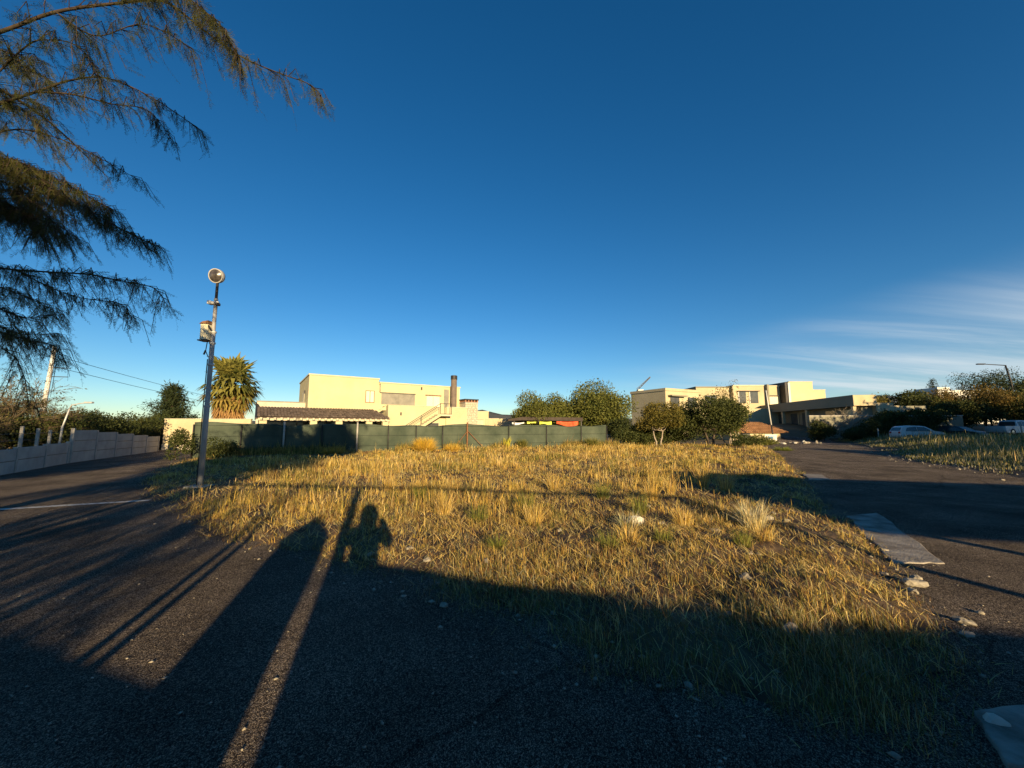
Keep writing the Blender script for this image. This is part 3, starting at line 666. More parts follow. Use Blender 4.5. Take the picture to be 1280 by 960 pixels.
# stone barbecue tower at the right end
tw = MB()
random.seed(8)
tower = hb('stone_tower', M['plaster'], 15.72, 17.3, -1.35, 0.3, 0, 4.55)
for r in range(14):
    z = 1.6 + r * 0.21; x = 15.70
    while x < 17.3:
        w = random.uniform(0.22, 0.5); w = min(w, 17.32 - x)
        if w > 0.12:
            MB().box(x + 0.012, x + w - 0.012, -1.40 - random.uniform(0, 0.03), -1.345, z + 0.01, z + 0.20).build('stone', M['stone'], tower, bevel=0.015)
        x += w
cp_ = hb('cap', M['concrete'], 15.65, 17.38, -1.42, 0.37, 4.55, 4.63)
for i in range(5): hb('cap_pier', M['brick_red'], 15.72 + i * 0.38, 15.84 + i * 0.38, -1.36, 0.3, 4.63, 4.86, parent=cp_)
hb('cap_slab', M['dark_metal'], 15.62, 17.42, -1.44, 0.40, 4.86, 4.98, parent=cp_)
# tiled veranda: rows of barrel tiles as real ridges
def tiled_slope(name, s0, s1, rs1, y0, z0, y1, z1, m, parent, pitch=0.24):
    # y0,z0 eave ; y1,z1 ridge ; ridge ends at rs1 instead of s1 (hip end)
    b = MB(); nrow = 9; n = int((s1 - s0) / pitch)
    for i in range(n):
        c0 = s0 + (i + 0.5) * (s1 - s0) / n; tmax = 1.0 if c0 <= rs1 else max(0.05, (s1 - c0) / (s1 - rs1))
        for r in range(nrow):
            ta, tb = r / nrow, (r + 1) / nrow + 0.015
            if ta >= tmax: break
            tb = min(tb, tmax)
            for (t, lift) in ((ta, 0.035), (tb, 0.0)): pass
            ring = []
            for (t, lift) in ((ta, 0.03), (tb, 0.004)):
                yy = y0 + (y1 - y0) * t; zz = z0 + (z1 - z0) * t + lift
                for k in range(5):
                    an = math.pi * k / 4
                    ring.append((c0 - math.cos(an) * pitch * 0.5, yy, zz + math.sin(an) * 0.075))
            b.add(ring, [(k, k + 1, k + 6, k + 5) for k in range(4)] + [(4, 3, 2, 1, 0)])
    o = b.build(name, m, parent); o['kind'] = 'stuff'
    return o
vroof = MB().add([(-3.85, -3.25, 2.56), (6.75, -3.25, 2.56), (6.1, 0, 3.46), (-3.85, 0, 3.46), (-3.85, -3.25, 2.48), (6.75, -3.25, 2.48), (6.75, 0, 2.48), (-3.85, 0, 2.48)],
         [(0, 1, 2, 3), (4, 7, 6, 5), (0, 4, 5, 1), (1, 5, 6, 2), (0, 3, 7, 4)]).build('veranda_roof', M['rooftile'], hs)  # dark eave edge also paints the shade between the rafter tails
tiled_slope('roof_tiles', -3.9, 6.7, 6.0, -3.3, 2.60, -0.02, 3.50, M['rooftile'], vroof)
MB().bar((-3.85, -3.12, 2.38), (6.7, -3.12, 2.38), 0.14, 0.18).build('eave_beam', M['cream_trim'], vroof)
for i in range(22):
    s = -3.7 + i * 0.475
    MB().box(s, s + 0.16, -3.42, -3.2, 2.33, 2.52).build('rafter_tail', M['cream_trim'], vroof)
for s in (-3.75, -0.05, 2.0, 4.6, 6.1):
    hb('column', M['cream'], s, s + 0.55, -3.2, -2.75, 0, 2.27, bevel=0.02)
hb('window', M['glass'], -3.2, 6.3, -0.06, -0.002, 0.1, 2.3)
for i in range(9): hb('mullion', M['blind'], -3.2 + i * 1.18, -3.12 + i * 1.18, -0.10, -0.061, 0.1, 2.3)
hb('wall', M['plaster'], -3.95, -0.003, 2.0, 8.0, 0, 4.10)
hb('coping', M['blind'], -4.0, -0.004, 1.96, 8.05, 4.10, 4.2)
hb('wall', M['plaster'], -3.97, -3.80, -3.2, 1.95, 0, 2.42)
MB().add([(-4.05, -3.3, 2.5), (-3.87, -3.3, 2.5), (-3.87, 1.9, 3.9), (-4.05, 1.9, 3.9), (-4.05, -3.3, 2.42), (-3.87, -3.3, 2.42), (-3.87, 1.9, 2.42), (-4.05, 1.9, 2.42)],
         [(0, 1, 2, 3), (4, 7, 6, 5), (0, 4, 5, 1), (1, 5, 6, 2), (2, 6, 7, 3), (3, 7, 4, 0)]).build('end_wall', M['dark_metal'], hs)

# --- low cream annex and garden wall right of the house
an_ = empty('annex', (-4.9, 49, 0), R(20), 'small cream annex with a garage door right of the cream house', 'building')
hb('wall', M['cream'], 0, 2.0, 0, 3, 0, 3.75, parent=an_); hb('coping', M['cream_trim'], -0.05, 2.05, -0.05, 3.05, 3.75, 3.85, parent=an_)
hb('door', M['cream_trim'], 0.1, 1.3, -0.04, -0.002, 0, 2.7, parent=an_); hb('lintel', M['blind'], 0.05, 1.35, -0.06, -0.003, 2.7, 2.78, parent=an_)
gw = empty('garden_wall', (-3.4, 49.5, 0), R(-4), 'low sunlit stone-coloured garden wall behind the fence beside the annex', 'wall')
hb('wall_face', M['beige_wall'], 0, 5.2, 0, 0.25, 0, 2.85, parent=gw); hb('coping', M['cream_trim'], -0.03, 5.23, -0.04, 0.29, 2.85, 2.93, parent=gw)

# --- dark pergola with cloths hanging under it
pg = empty('pergola', (0.2, 41.0, 0), R(3), 'dark flat-roofed pergola behind the green fence', 'pergola')
MB().add([(-0.6, 0, 2.62), (0.9, 0, 2.86), (7.4, 0, 2.80), (7.4, 3, 2.80), (0.9, 3, 2.86), (-0.6, 3, 2.62), (-0.6, 0, 2.42), (0.9, 0, 2.50), (7.4, 0, 2.42), (7.4, 3, 2.42), (0.9, 3, 2.5), (-0.6, 3, 2.42)],
         [(0, 1, 4, 5), (1, 2, 3, 4), (6, 11, 10, 7), (7, 10, 9, 8), (0, 6, 7, 1), (1, 7, 8, 2), (2, 8, 9, 3), (3, 9, 10, 4), (4, 10, 11, 5), (5, 11, 6, 0)]).build('roof', mat('pergola_roof', (0.045, 0.034, 0.03), (0.07, 0.055, 0.046), 2, 4, 0.8), pg)
for s in (0.0, 2.6, 5.0, 7.2): hb('post', M['dark_metal'], s, s + 0.10, 0.1, 0.2, 0, 2.43, parent=pg)
for s in (0.0, 3.6, 7.2): hb('post', M['dark_metal'], s, s + 0.10, 2.8, 2.9, 0, 2.43, parent=pg)
def hung(name, m, x0, x1, y, ztop, drop, label):
    n = 12; V = []
    for j in range(6):
        for i in range(n + 1):
            t = i / n; V.append((x0 + (x1 - x0) * t, y + 0.05 * math.sin(i * 1.7) * j / 5, ztop - 0.06 * math.sin(math.pi * t) - drop * (0.75 + 0.25 * math.sin(t * 5 + x0)) * j / 5))
    o = MB().add(V, [(j * (n + 1) + i, j * (n + 1) + i + 1, (j + 1) * (n + 1) + i + 1, (j + 1) * (n + 1) + i) for j in range(5) for i in range(n)]).build(name, m, None, True)
    s_ = o.modifiers.new('thick', 'SOLIDIFY'); s_.thickness = 0.01
    tag(o, label, 'cloth', 'cloths hanging under the pergola')
hung('hanging_cloth', M['red_cloth'], 4.7, 7.0, 40.9, 2.40, 0.55, 'red cloth hanging under the dark pergola')
hung('hanging_cloth', M['yellow_cloth'], 2.9, 4.2, 40.9, 2.38, 0.42, 'bright yellow-green cloth hanging under the dark pergola')
hung('hanging_cloth', M['yellow_cloth'], 1.6, 2.6, 41.3, 2.38, 0.25, 'narrow strip of yellow cloth hanging at the left of the pergola')
hung('hanging_cloth', M['white_cloth'], 0.0, 1.3, 41.2, 2.30, 0.25, 'whitish cloth hanging at the low end of the pergola')

# --- houses on the rise to the right
def hz(x, y): return Hf(x, y) - 0.3
hB = empty('flat_roofed_house', (23.2, 58, 0), R(28), 'tan flat-roofed house showing above the round trees beside the crane', 'house')
z0 = -0.2
hb('wall', M['tan_house'], 0, 8, 0, 7.0, z0, 7.35, parent=hB); hb('parapet', M['tan_house'], -0.1, 8.1, -0.12, 7.1, 7.353, 7.75, parent=hB)
hb('window', M['glass'], 1.0, 3.0, -0.05, -0.001, 5.0, 6.5, parent=hB); hb('canopy', M['grey_house'], 0.5, 4.0, -0.8, -0.002, 6.5, 6.7, parent=hB)
hb('window', M['glass'], 5.0, 7.0, -0.05, -0.001, 5.0, 6.5, parent=hB)

hC = empty('stepped_house', (38.2, 66, 0), 0, 'large cream house of stepped flat-roofed boxes on the rise behind the low grey house', 'house')
T = hC
hb('wall', M['tan_house'], -6.0, 0.0, 1.0, 9, 0, 8.75, parent=T); hb('parapet', M['grey_house'], -6.1, 0.05, 0.9, 9.1, 8.753, 8.95, parent=T)
hb('wall', M['tan_house'], 0.003, 5.6, 0.3, 9, 0, 8.95, parent=T); hb('parapet', M['cream_trim'], 0.06, 5.62, 0.2, 9.1, 8.953, 9.15, parent=T)
hb('wall', M['tan_house'], 5.9, 8.3, 0.6, 9, 0, 8.9, parent=T); hb('parapet', M['cream_trim'], 5.85, 8.32, 0.5, 9.1, 8.903, 9.1, parent=T)
hb('pier', M['grey_house'], 5.603, 5.897, -0.3, 9, 0, 9.2, parent=T)
hb('pier', M['dark_metal'], 8.33, 8.75, -0.8, 9, 0, 9.5, parent=T)
hb('pier', M['white_paint'], 8.753, 9.1, -0.95, 8.9, 0, 9.4, parent=T)
hb('wall', M['cream'], 9.103, 13.2, -0.6, 9, 0, 9.55, parent=T); hb('parapet', M['cream_trim'], 9.1, 13.25, -0.66, 9.05, 9.553, 9.66, parent=T)
hb('wall', M['cream'], 13.203, 15.6, -0.2, 9, 0, 8.2, parent=T); hb('parapet', M['cream_trim'], 13.26, 15.65, -0.25, 9.05, 8.203, 8.3, parent=T)
hb('wall', M['tan_house'], -2.0, 5.5, -3.0, 0.29, 0, 4.9, parent=T)
for (a, b, c, d_) in ((1.0, 2.2, 6.0, 8.0), (2.9, 4.3, 6.0, 8.0)):
    hb('window', M['glass'], a, b, 0.25, 0.299, c, d_, parent=T); hb('window_frame', M['white_paint'], a - 0.12, a - 0.001, 0.2, 0.298, c, d_, parent=T)
hb('lintel', M['dark_metal'], 0.8, 4.5, -0.1, 0.297, 8.0, 8.12, parent=T)
hb('window', M['curtain'], 6.4, 7.9, 0.55, 0.599, 5.0, 7.2, parent=T); hb('lintel', M['dark_metal'], 6.2, 8.1, 0.3, 0.598, 7.2, 7.35, parent=T)
hb('window', M['glass'], -4.5, -2.5, 0.95, 0.999, 5.8, 7.4, parent=T)
hb('chimney', M['tan_house'], 13.3, 13.8, 1.5, 2.2, 8.303, 9.0, parent=T)

hD = empty('low_grey_house', (39.9, 45, 0), math.atan2(20, 2.7) - math.pi / 2, 'low grey house with a long deep flat canopy on columns, end face lit', 'house')
T = hD      # local x to the right, y away from the viewer
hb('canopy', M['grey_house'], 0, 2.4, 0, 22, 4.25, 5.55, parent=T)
hb('fascia', M['beige_wall'], 0.0, 2.4, -0.12, -0.002, 4.28, 5.52, parent=T)  # paler plate puts the sunlight on the end face into the colour
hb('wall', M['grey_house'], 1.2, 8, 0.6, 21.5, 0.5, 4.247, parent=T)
hb('wall', M['beige_wall'], 2.403, 4.2, 0.0, 6, 1.0, 4.6, parent=T)
hb('wall', M['beige_wall'], 4.203, 5.3, 0.5, 6, 1.0, 4.3, parent=T)
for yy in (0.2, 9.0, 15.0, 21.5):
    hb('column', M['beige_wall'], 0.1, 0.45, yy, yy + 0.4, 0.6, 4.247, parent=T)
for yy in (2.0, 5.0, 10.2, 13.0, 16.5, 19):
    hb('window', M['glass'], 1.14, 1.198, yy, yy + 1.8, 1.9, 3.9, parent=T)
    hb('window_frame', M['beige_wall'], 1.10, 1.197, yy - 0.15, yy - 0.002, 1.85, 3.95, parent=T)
# retaining wall below it
rw = empty('retaining_wall', (33.5, 43.5, 0), R(-4), 'dark grey retaining wall below the low grey house', 'wall')
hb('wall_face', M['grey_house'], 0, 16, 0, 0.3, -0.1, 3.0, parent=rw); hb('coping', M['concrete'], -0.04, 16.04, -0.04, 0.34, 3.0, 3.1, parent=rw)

# low hut with terracotta tiled roof
ht = empty('tiled_hut', (24.2, 43.0, 0), R(4), 'low hut with an orange terracotta tiled hip roof beside the slanted pole', 'hut')
hb('wall', M['beige_wall'], 0.6, 6.3, 0.5, 3.4, -0.2, 1.2, parent=ht)
rf_ = MB().add([(0, 0, 1.15), (7, 0, 1.15), (7, 4, 1.15), (0, 4, 1.15), (2.6, 2, 2.32), (5.0, 2, 2.32)], [(0, 1, 5, 4), (1, 2, 5), (2, 3, 4, 5), (3, 0, 4), (0, 3, 2, 1)]).build('roof', M['terracotta'], ht)
b = MB()
for i in range(26):
    c = 0.15 + i * 0.262; t1 = min(1.0, c / 2.6 if c < 2.6 else 1.0, (7 - c) / 2.0 if c > 5 else 1.0)
    if t1 <= 0.06: continue
    nr = max(1, int(7 * t1))
    for r in range(nr):
        ta, tb = t1 * r / nr, t1 * (r + 1) / nr; ring = []
        for t, lf in ((ta, 0.045), (tb, 0.01)):
            for k in range(5):
                an = math.pi * k / 4; ring.append((c - math.cos(an) * 0.125, -0.02 + 2 * t, 1.16 + 1.17 * t + lf + math.sin(an) * 0.075))
        b.add(ring, [(k, k + 1, k + 6, k + 5) for k in range(4)] + [(4, 3, 2, 1, 0)])
o = b.build('roof_tiles', M['terracotta'], rf_); o['kind'] = 'stuff'
hb('window', M['glass'], 1.5, 2.6, 0.44, 0.498, 0.4, 1.1, parent=ht)

# white strip building far off on the right
wb = empty('white_building', (100, 90, 0), R(-6), 'long white flat building far behind the dark trees at right', 'building')
hb('wall', M['white_paint'], 0, 2.6, 0, 6, 0, 11.3, parent=wb); hb('wall', M['white_paint'], 2.603, 14.5, 0.3, 6, 0, 10.4, parent=wb)
hb('parapet', M['white_paint'], 2.61, 14.6, 0.2, 6.1, 10.403, 10.6, parent=wb)
for i in range(4): hb('window', M['glass'], 3.4 + i * 2.3, 4.5 + i * 2.3, 0.24, 0.298, 7.6, 8.6, parent=wb)

# crane jib standing above the flat-roofed house
cr = empty('tower_crane', (43.5, 130, 0), 0, 'small tower crane with a slanting jib behind the flat-roofed house', 'crane')
mb = MB()
for dx in (-0.5, 0.5):
    for dy in (-0.5, 0.5): mb.bar((dx, dy, 0), (dx, dy, 14.5), 0.14)
for i in range(12):
    z = i * 1.2; mb.bar((-0.5, -0.5, z), (0.5, -0.5, z + 1.2), 0.08).bar((0.5, -0.5, z), (0.5, 0.5, z + 1.2), 0.08)
mb.build('mast', M['white_paint'], cr)
MB().box(-0.9, 0.9, -0.8, 0.8, 13.2, 14.8).build('cab', M['white_paint'], cr)
mb = MB()
for dy in (-0.35, 0.35): mb.bar((-1.2, dy, 14.3), (3.6, dy, 19.0), 0.16)
mb.bar((-1.2, 0, 15.0), (3.6, 0, 19.3), 0.16)
for i in range(7):
    t = i / 7; mb.bar((-1.2 + 4.8 * t, 0, 15.0 + 4.3 * t), (-1.2 + 4.8 * (t + 0.14), 0.35, 14.3 + 4.7 * (t + .14)), 0.1)
mb.build('jib', M['dark_metal'], cr)

# --- concrete slabs beside the right road
def slab(name, pts, z0, z1, m, label, wobble=0.028):
    bm = bmesh.new(); P = []
    n = len(pts)
    for i in range(n):
        a = Vector(pts[i]); b_ = Vector(pts[(i + 1) % n])
        for k in range(7):
            p = a.lerp(b_, k / 7); P.append((p.x + random.uniform(-wobble, wobble), p.y + random.uniform(-wobble, wobble)))
    vt = [bm.verts.new((x, y, z1 + Hf(x, y))) for x, y in P]; f = bm.faces.new(vt)
    if f.normal.z < 0: f.normal_flip()
    bm.normal_update()
    if f.normal.z < 0: bmesh.ops.reverse_faces(bm, faces=[f])
    r = bmesh.ops.extrude_face_region(bm, geom=[f])
    nv = [v for v in r['geom'] if isinstance(v, bmesh.types.BMVert)]
    bmesh.ops.translate(bm, verts=nv, vec=(0, 0, -(z1 - z0)))
    bmesh.ops.recalc_face_normals(bm, faces=bm.faces)
    me = bpy.data.meshes.new(name); bm.to_mesh(me); bm.free(); me.materials.append(m)
    o = bpy.data.objects.new(name, me); col.objects.link(o)
    md = o.modifiers.new('bevel', 'BEVEL'); md.width = 0.012; md.segments = 2
    return tag(o, label, 'slab')
random.seed(4)
slab('concrete_slab', [(6.15, 7.32), (7.0, 7.6), (5.16, 4.82), (4.55, 4.80)], -0.15, 0.014, M['pave'], 'pale concrete paving slab between the dry lot and the right road')
slab('concrete_slab', [(2.60, 2.37), (3.3, 2.46), (3.3, 1.8), (2.34, 2.02)], -0.15, 0.03, M['pave'], 'bluish concrete slab in deep shade by the corner of the lot', 0.008)
slab('concrete_slab', [(9.3, 12.3), (9.9, 12.2), (10.7, 13.6), (10.2, 13.8)], -0.1, 0.03, M['pave'], 'short worn concrete kerb piece at the edge of the right road')
# ------------------------------------------------------------------ vegetation
def leaf_cloud(P, size, aspect=0.5, droop=0.0, flat=0.0):
    """one bent diamond leaf per point -> verts, quads"""
    n = len(P); d = rng.normal(0, 1, (n, 3)); d[:, 2] -= droop; d /= np.linalg.norm(d, axis=1)[:, None]
    u = rng.normal(0, 1, (n, 3)); u[:, 2] *= (1 - flat); s = np.cross(d, u); s /= np.linalg.norm(s, axis=1)[:, None] + 1e-9
    L = (size * rng.uniform(0.6, 1.4, n))[:, None]; W = L * aspect * 0.5
    V = np.stack([P, P + d * L * 0.5 + s * W, P + d * L, P + d * L * 0.5 - s * W], 1)
    b = np.arange(n) * 4
    return V.reshape(-1, 3), np.stack([b, b + 1, b + 2, b + 3], 1)
def lobes_points(lobes, n, shell=0.55):
    w = np.array([l[3] * l[4] * l[5] for l in lobes]) ** 0.7; i = rng.choice(len(lobes), n, p=w / w.sum()); Lb = np.array(lobes)[i]
    d = rng.normal(0, 1, (n, 3)); d /= np.linalg.norm(d, axis=1)[:, None]
    r = (shell + (1 - shell) * rng.random(n)) * (0.82 + 0.36 * rng.random(n))
    return Lb[:, :3] + d * r[:, None] * Lb[:, 3:6]
def branch_path(a, b, n=5, sag=0.0, wob=0.08):
    a = Vector(a); b = Vector(b); L = (b - a).length; out = []
    for i in range(n + 1):
        t = i / n; p = a.lerp(b, t) + Vector((0, 0, -sag * L * math.sin(math.pi * t)))
        if 0 < i < n: p += Vector([random.gauss(0, wob * L * 0.3) for _ in range(3)])
        out.append(p)
    return out
def tree(name, loc, label, cat, lobes, nleaf, size, lm, trunk_h, trunk_r, bark=None, group=None, stems=1, aspect=0.5, shell=0.55, rz=0.0, droop=0.0):
    """lobes in local coordinates: (x,y,z,rx,ry,rz)"""
    t = empty(name, loc, rz, label, cat, group)
    mb = MB(); bark = bark or M['bark']
    for k in range(stems):
        a = 2 * math.pi * k / stems + 0.4; off = Vector((math.cos(a), math.sin(a), 0)) * (0.12 if stems > 1 else 0)
        topp = Vector((off.x * 5 + random.uniform(-.15, .15), off.y * 5 + random.uniform(-.15, .15), trunk_h))
        mb.tube(branch_path(off + Vector((0, 0, -0.15)), topp, 5, 0, 0.05), [trunk_r * (1 - 0.09 * i) for i in range(6)], 7)
        for l in random.sample(lobes, min(len(lobes), 7 if stems == 1 else 4)):
            mb.tube(branch_path(topp, Vector(l[:3]) + Vector((0, 0, -l[5] * 0.2)), 4, 0.04), [trunk_r * f for f in (0.55, 0.42, 0.3, 0.2, 0.1)], 5)
    mb.build('trunk', bark, t, True)
    P = lobes_points(lobes, nleaf, shell)
    V, F = leaf_cloud(P, size, aspect, droop)
    np_mesh('crown', V, F4=F, m=lm, parent=t)
    return t
def round_lobes(rx, ry, z0, z1, n, seed, lo=0.32, hi=0.50):
    r = random.Random(seed); out = []
    cz = (z0 + z1) / 2; hz_ = (z1 - z0) / 2
    for i in range(n):
        while True:
            d = Vector((r.uniform(-1, 1), r.uniform(-1, 1), r.uniform(-1, 1)))
            if 0.45 < d.length < 1: break
        d = d * 0.72; q = r.uniform(lo, hi)
        out.append((d.x * rx, d.y * ry, cz + d.z * hz_, q * rx, q * ry, q * hz_ * 1.05))
    return out
random.seed(21)
G1 = 'round trees behind the fence'
tree('round_tree', (3.4, 43, 0), 'smaller round dark green tree left of the big round tree behind the pergola', 'tree', round_lobes(3.3, 2.6, 0.8, 5.9, 24, 1), 20000, 0.20, M['leaf_mid'], 1.8, 0.14, group=G1)
tree('round_tree', (9.7, 46, 0), 'largest round green tree behind the pergola', 'tree', round_lobes(5.4, 4.3, 0.6, 7.1, 44, 2), 31000, 0.235, M['leaf_mid'], 2.2, 0.2, group=G1)
tree('round_tree', (6.3, 46.5, 0), 'round green tree filling the gap between the smaller and the largest round tree', 'tree', round_lobes(2.7, 2.2, 0.6, 5.3, 18, 32), 12000, 0.2, M['leaf_mid'], 1.8, 0.12, group=G1)
tree('low_tree', (0.6, 52, 0), 'low dark tree behind the low end of the pergola', 'tree', round_lobes(2.4, 2.0, 0.6, 4.3, 14, 3), 8000, 0.2, M['leaf_mid'], 1.5, 0.12)
tree('low_tree', (2.2, 49, 0), 'low bushy tree between the pergola and the smaller round tree', 'tree', round_lobes(1.9, 1.6, 0.4, 4.2, 9, 31), 4000, 0.2, M['leaf_dark'], 1.5, 0.12)
tree('shrub', (9.6, 33.8, 0), 'dark evergreen shrub at the right end of the green fence', 'shrub', round_lobes(1.7, 1.2, 0.1, 2.6, 12, 4), 6000, 0.16, M['leaf_dark'], 0.8, 0.06)
tree('shrub', (12.0, 35.5, 0), 'low dark bush between the fence end and the yellowing tree', 'shrub', round_lobes(2.2, 1.2, 0.0, 2.2, 12, 41), 6000, 0.16, M['leaf_dark'], 0.6, 0.05)
tree('yellowing_tree', (13.0, 34.5, 0), 'small yellowing tree with a pale forked trunk past the fence end', 'tree', round_lobes(2.2, 1.8, 1.1, 4.2, 18, 5), 11000, 0.15, M['leaf_yel'], 1.4, 0.09, bark=M['bark_pale'], stems=2)
tree('dark_tree', (18.2, 35.5, 0), 'broad dark green tree in front of the flat-roofed houses', 'tree', round_lobes(3.4, 2.5, 0.7, 4.9, 30, 6), 19000, 0.18, M['leaf_dark'], 1.6, 0.13, stems=2)
tree('dark_tree', (20.4, 36.6, 0), 'dark green tree with pale stems beside the tiled hut', 'tree', round_lobes(1.9, 1.8, 0.9, 4.6, 16, 61), 8000, 0.16, M['leaf_mid'], 1.2, 0.08, bark=M['bark_pale'], stems=3)
tree('autumn_tree', (23.6, 41.5, 0), 'thin straggly tree with sparse rusty leaves against the stepped house', 'tree', round_lobes(2.4, 1.8, 2.4, 7.0, 12, 7, 0.3, 0.5), 900, 0.17, M['leaf_rust'], 2.6, 0.07, bark=M['bark_pale'], stems=2)
tree('dark_tree', (15.7, 37.0, 0), 'dark bushy tree between the yellowing tree and the broad dark tree', 'tree', round_lobes(2.3, 1.9, 0.3, 4.0, 16, 64), 10000, 0.17, M['leaf_dark'], 1.2, 0.1)
tree('shrub', (13.3, 37.6, 0), 'dense dark shrub behind the yellowing tree', 'shrub', round_lobes(2.4, 1.4, 0.0, 2.7, 12, 65), 7000, 0.17, M['leaf_dark'], 0.8, 0.06)
tree('low_bush', (20.0, 33.2, 0), 'low green bush beside the road end below the dark tree', 'bush', round_lobes(2.0, 0.9, 0.0, 1.2, 9, 62), 3500, 0.13, M['leaf_dark'], 0.4, 0.04)
tree('low_bush', (23.2, 36.5, 0), 'low dark bush at the foot of the tiled hut', 'bush', round_lobes(1.8, 0.8, 0.0, 1.1, 9, 63), 3000, 0.13, M['leaf_mid'], 0.4, 0.04)

# trees behind the grey house and the dark belt on the right
def gz(x, y): return Hf(x, y) - 0.05
def btree(x, y, h, r, seed, m, n, size, label, lo_=0.15, cat='tree', name='belt_tree', group='dark belt of trees at right'):
    random.seed(seed)
    return tree(name, (x, y, gz(x, y)), label, cat, round_lobes(r, r * 0.85, h * lo_, h, 20, seed), n, size, m, h * 0.4, 0.12, group=group)
btree(47.5, 50, 4.6, 2.8, 71, M['leaf_yel'], 7000, 0.2, 'sunlit yellow-green tree behind the end of the low grey house', group=None, name='green_tree')
btree(45.0, 48.5, 3.4, 2.0, 70, M['leaf_yel'], 3500, 0.18, 'small bush growing against the lit end of the low grey house', group=None, name='wall_bush')
LB = 'dense dark tree in the belt behind the parked cars'
for i, (x, y, h, r) in enumerate([(40.0, 41, 3.2, 2.0), (51, 49, 5.4, 3.4), (56, 49.5, 6.0, 3.8), (60.0, 49, 6.2, 3.8), (64, 48.5, 6.0, 3.8), (68.5, 51, 7.2, 4.4), (46.0, 43.5, 3.6, 2.6), (50.5, 46.0, 4.0, 2.6), (55, 47.2, 4.4, 3.0), (59, 48, 4.6, 3.0), (69, 47.5, 5.4, 3.2), (63.5, 47.8, 4.8, 3.0), (43.2, 43.0, 2.9, 2.0)]):
    btree(x, y, h, r, 80 + i, M['leaf_rust'] if i in (2, 3) else M['leaf_dark'], 9000, 0.21, {2: 'rusty-leaved tree below the white building', 3: 'rusty-leaved tree beside the tall airy tree', 0: 'small dark tree before the retaining wall of the low grey house', 6: 'dark tree directly behind the dark parked car', 12: 'low dark tree against the retaining wall left of the dark car'}.get(i, LB))
btree(62.5, 50.5, 8.3, 3.6, 101, M['leaf_pine'], 3600, 0.17, 'tall airy tree with sky showing through beside the street lamp', 0.45, group=None, name='airy_tree')
btree(67.5, 52, 8.6, 4.0, 102, M['leaf_pine'], 6000, 0.18, 'tall dark tree right of the street lamp', 0.3, group=None, name='airy_tree')
for i, (x, y, w) in enumerate([(35.8, 39.8, 2.4), (38.3, 40.4, 2.0), (33.0, 41.0, 1.8), (41.5, 41.6, 2.2), (44.6, 42.0, 2.0)]):
    random.seed(110 + i)
    tree('hedge_shrub', (x, y, gz(x, y)), ('largest dark shrub in front of the retaining wall', 'dark shrub beside a short concrete post before the retaining wall', 'dark shrub at the road end of the retaining wall', 'dark shrub before the retaining wall under the lit end of the grey house', 'dark shrub at the far right of the retaining wall')[i], 'shrub', round_lobes(w, 1.1, 0.0, 2.3, 12, 110 + i), 6000, 0.15, M['leaf_dark'], 0.8, 0.05, group='shrubs in front of the retaining wall')

# conifers
def conifer(name, loc, h, r, label, m, n=4200, seed=0, size=0.22, base=0.12, irregular=0.35, group=None):
    rd = random.Random(seed); t = empty(name, loc, 0, label, 'tree', group)
    mb = MB().tube([(0, 0, -0.2), (0.05, 0, h * 0.5), (0, 0, h)], [0.018 * h + 0.04, 0.012 * h + 0.02, 0.01], 6); P = []
    z = h * base
    while z < h * 0.97:
        k = rd.randint(4, 6)
        for j in range(k):
            a = rd.uniform(0, 6.28); L = r * (1 - (z - h * base) / (h * (1 - base))) ** 0.8 * rd.uniform(1 - irregular, 1 + irregular * 0.7) + 0.15
            e = Vector((math.cos(a) * L, math.sin(a) * L, z + L * rd.uniform(0.05, 0.45)))
            mb.tube([(0, 0, z), e * 0.5 + Vector((0, 0, z * 0.5 - 0.04 * L)), e], [0.03, 0.02, 0.006], 3, False)
            for q in range(int(6 + 16 * L)): 
                f = rd.random() ** 0.6; c = Vector((0, 0, z)).lerp(e, f)
                P.append(c + Vector((rd.gauss(0, .13 * L), rd.gauss(0, .13 * L), rd.gauss(0, .10 * L) + 0.05)))
        z += h * 0.035
    mb.build('trunk', M['bark'], t, True)
    P = np.array([tuple(p) for p in P]); rep = max(1, n // len(P)); P = np.repeat(P, rep, 0) + rng.normal(0, 0.07 * r, (len(P) * rep, 3))
    V, F = leaf_cloud(P, size, 0.22); np_mesh('crown', V, F4=F, m=m, parent=t); return t
conifer('dark_conifer', (-33.6, 38.0, 0), 5.9, 2.3, 'dark irregular conifer beside the palm behind the beige wall', M['leaf_pine'], 20000, 1, 0.30, 0.02, 0.5)
GC = 'far dark conifers above the white building'
for i, (x, y, h, r) in enumerate([(110, 100, 14.6, 3.2), (103.5, 101, 10.8, 1.6), (99.5, 102, 10.9, 1.2), (96, 100, 10.4, 1.7), (116, 103, 12.5, 2.6), (122, 104, 13.0, 2.8), (106.5, 101, 10.6, 1.4)]):
    conifer('conifer', (x, y, 0), h, r, 'tallest dark conifer above the white building' if i == 0 else 'small dark conifer on the skyline above the rusty-leaved trees', M['leaf_pine'], 1800, 20 + i, 0.45, 0.05, 0.4, None if i == 0 else GC)

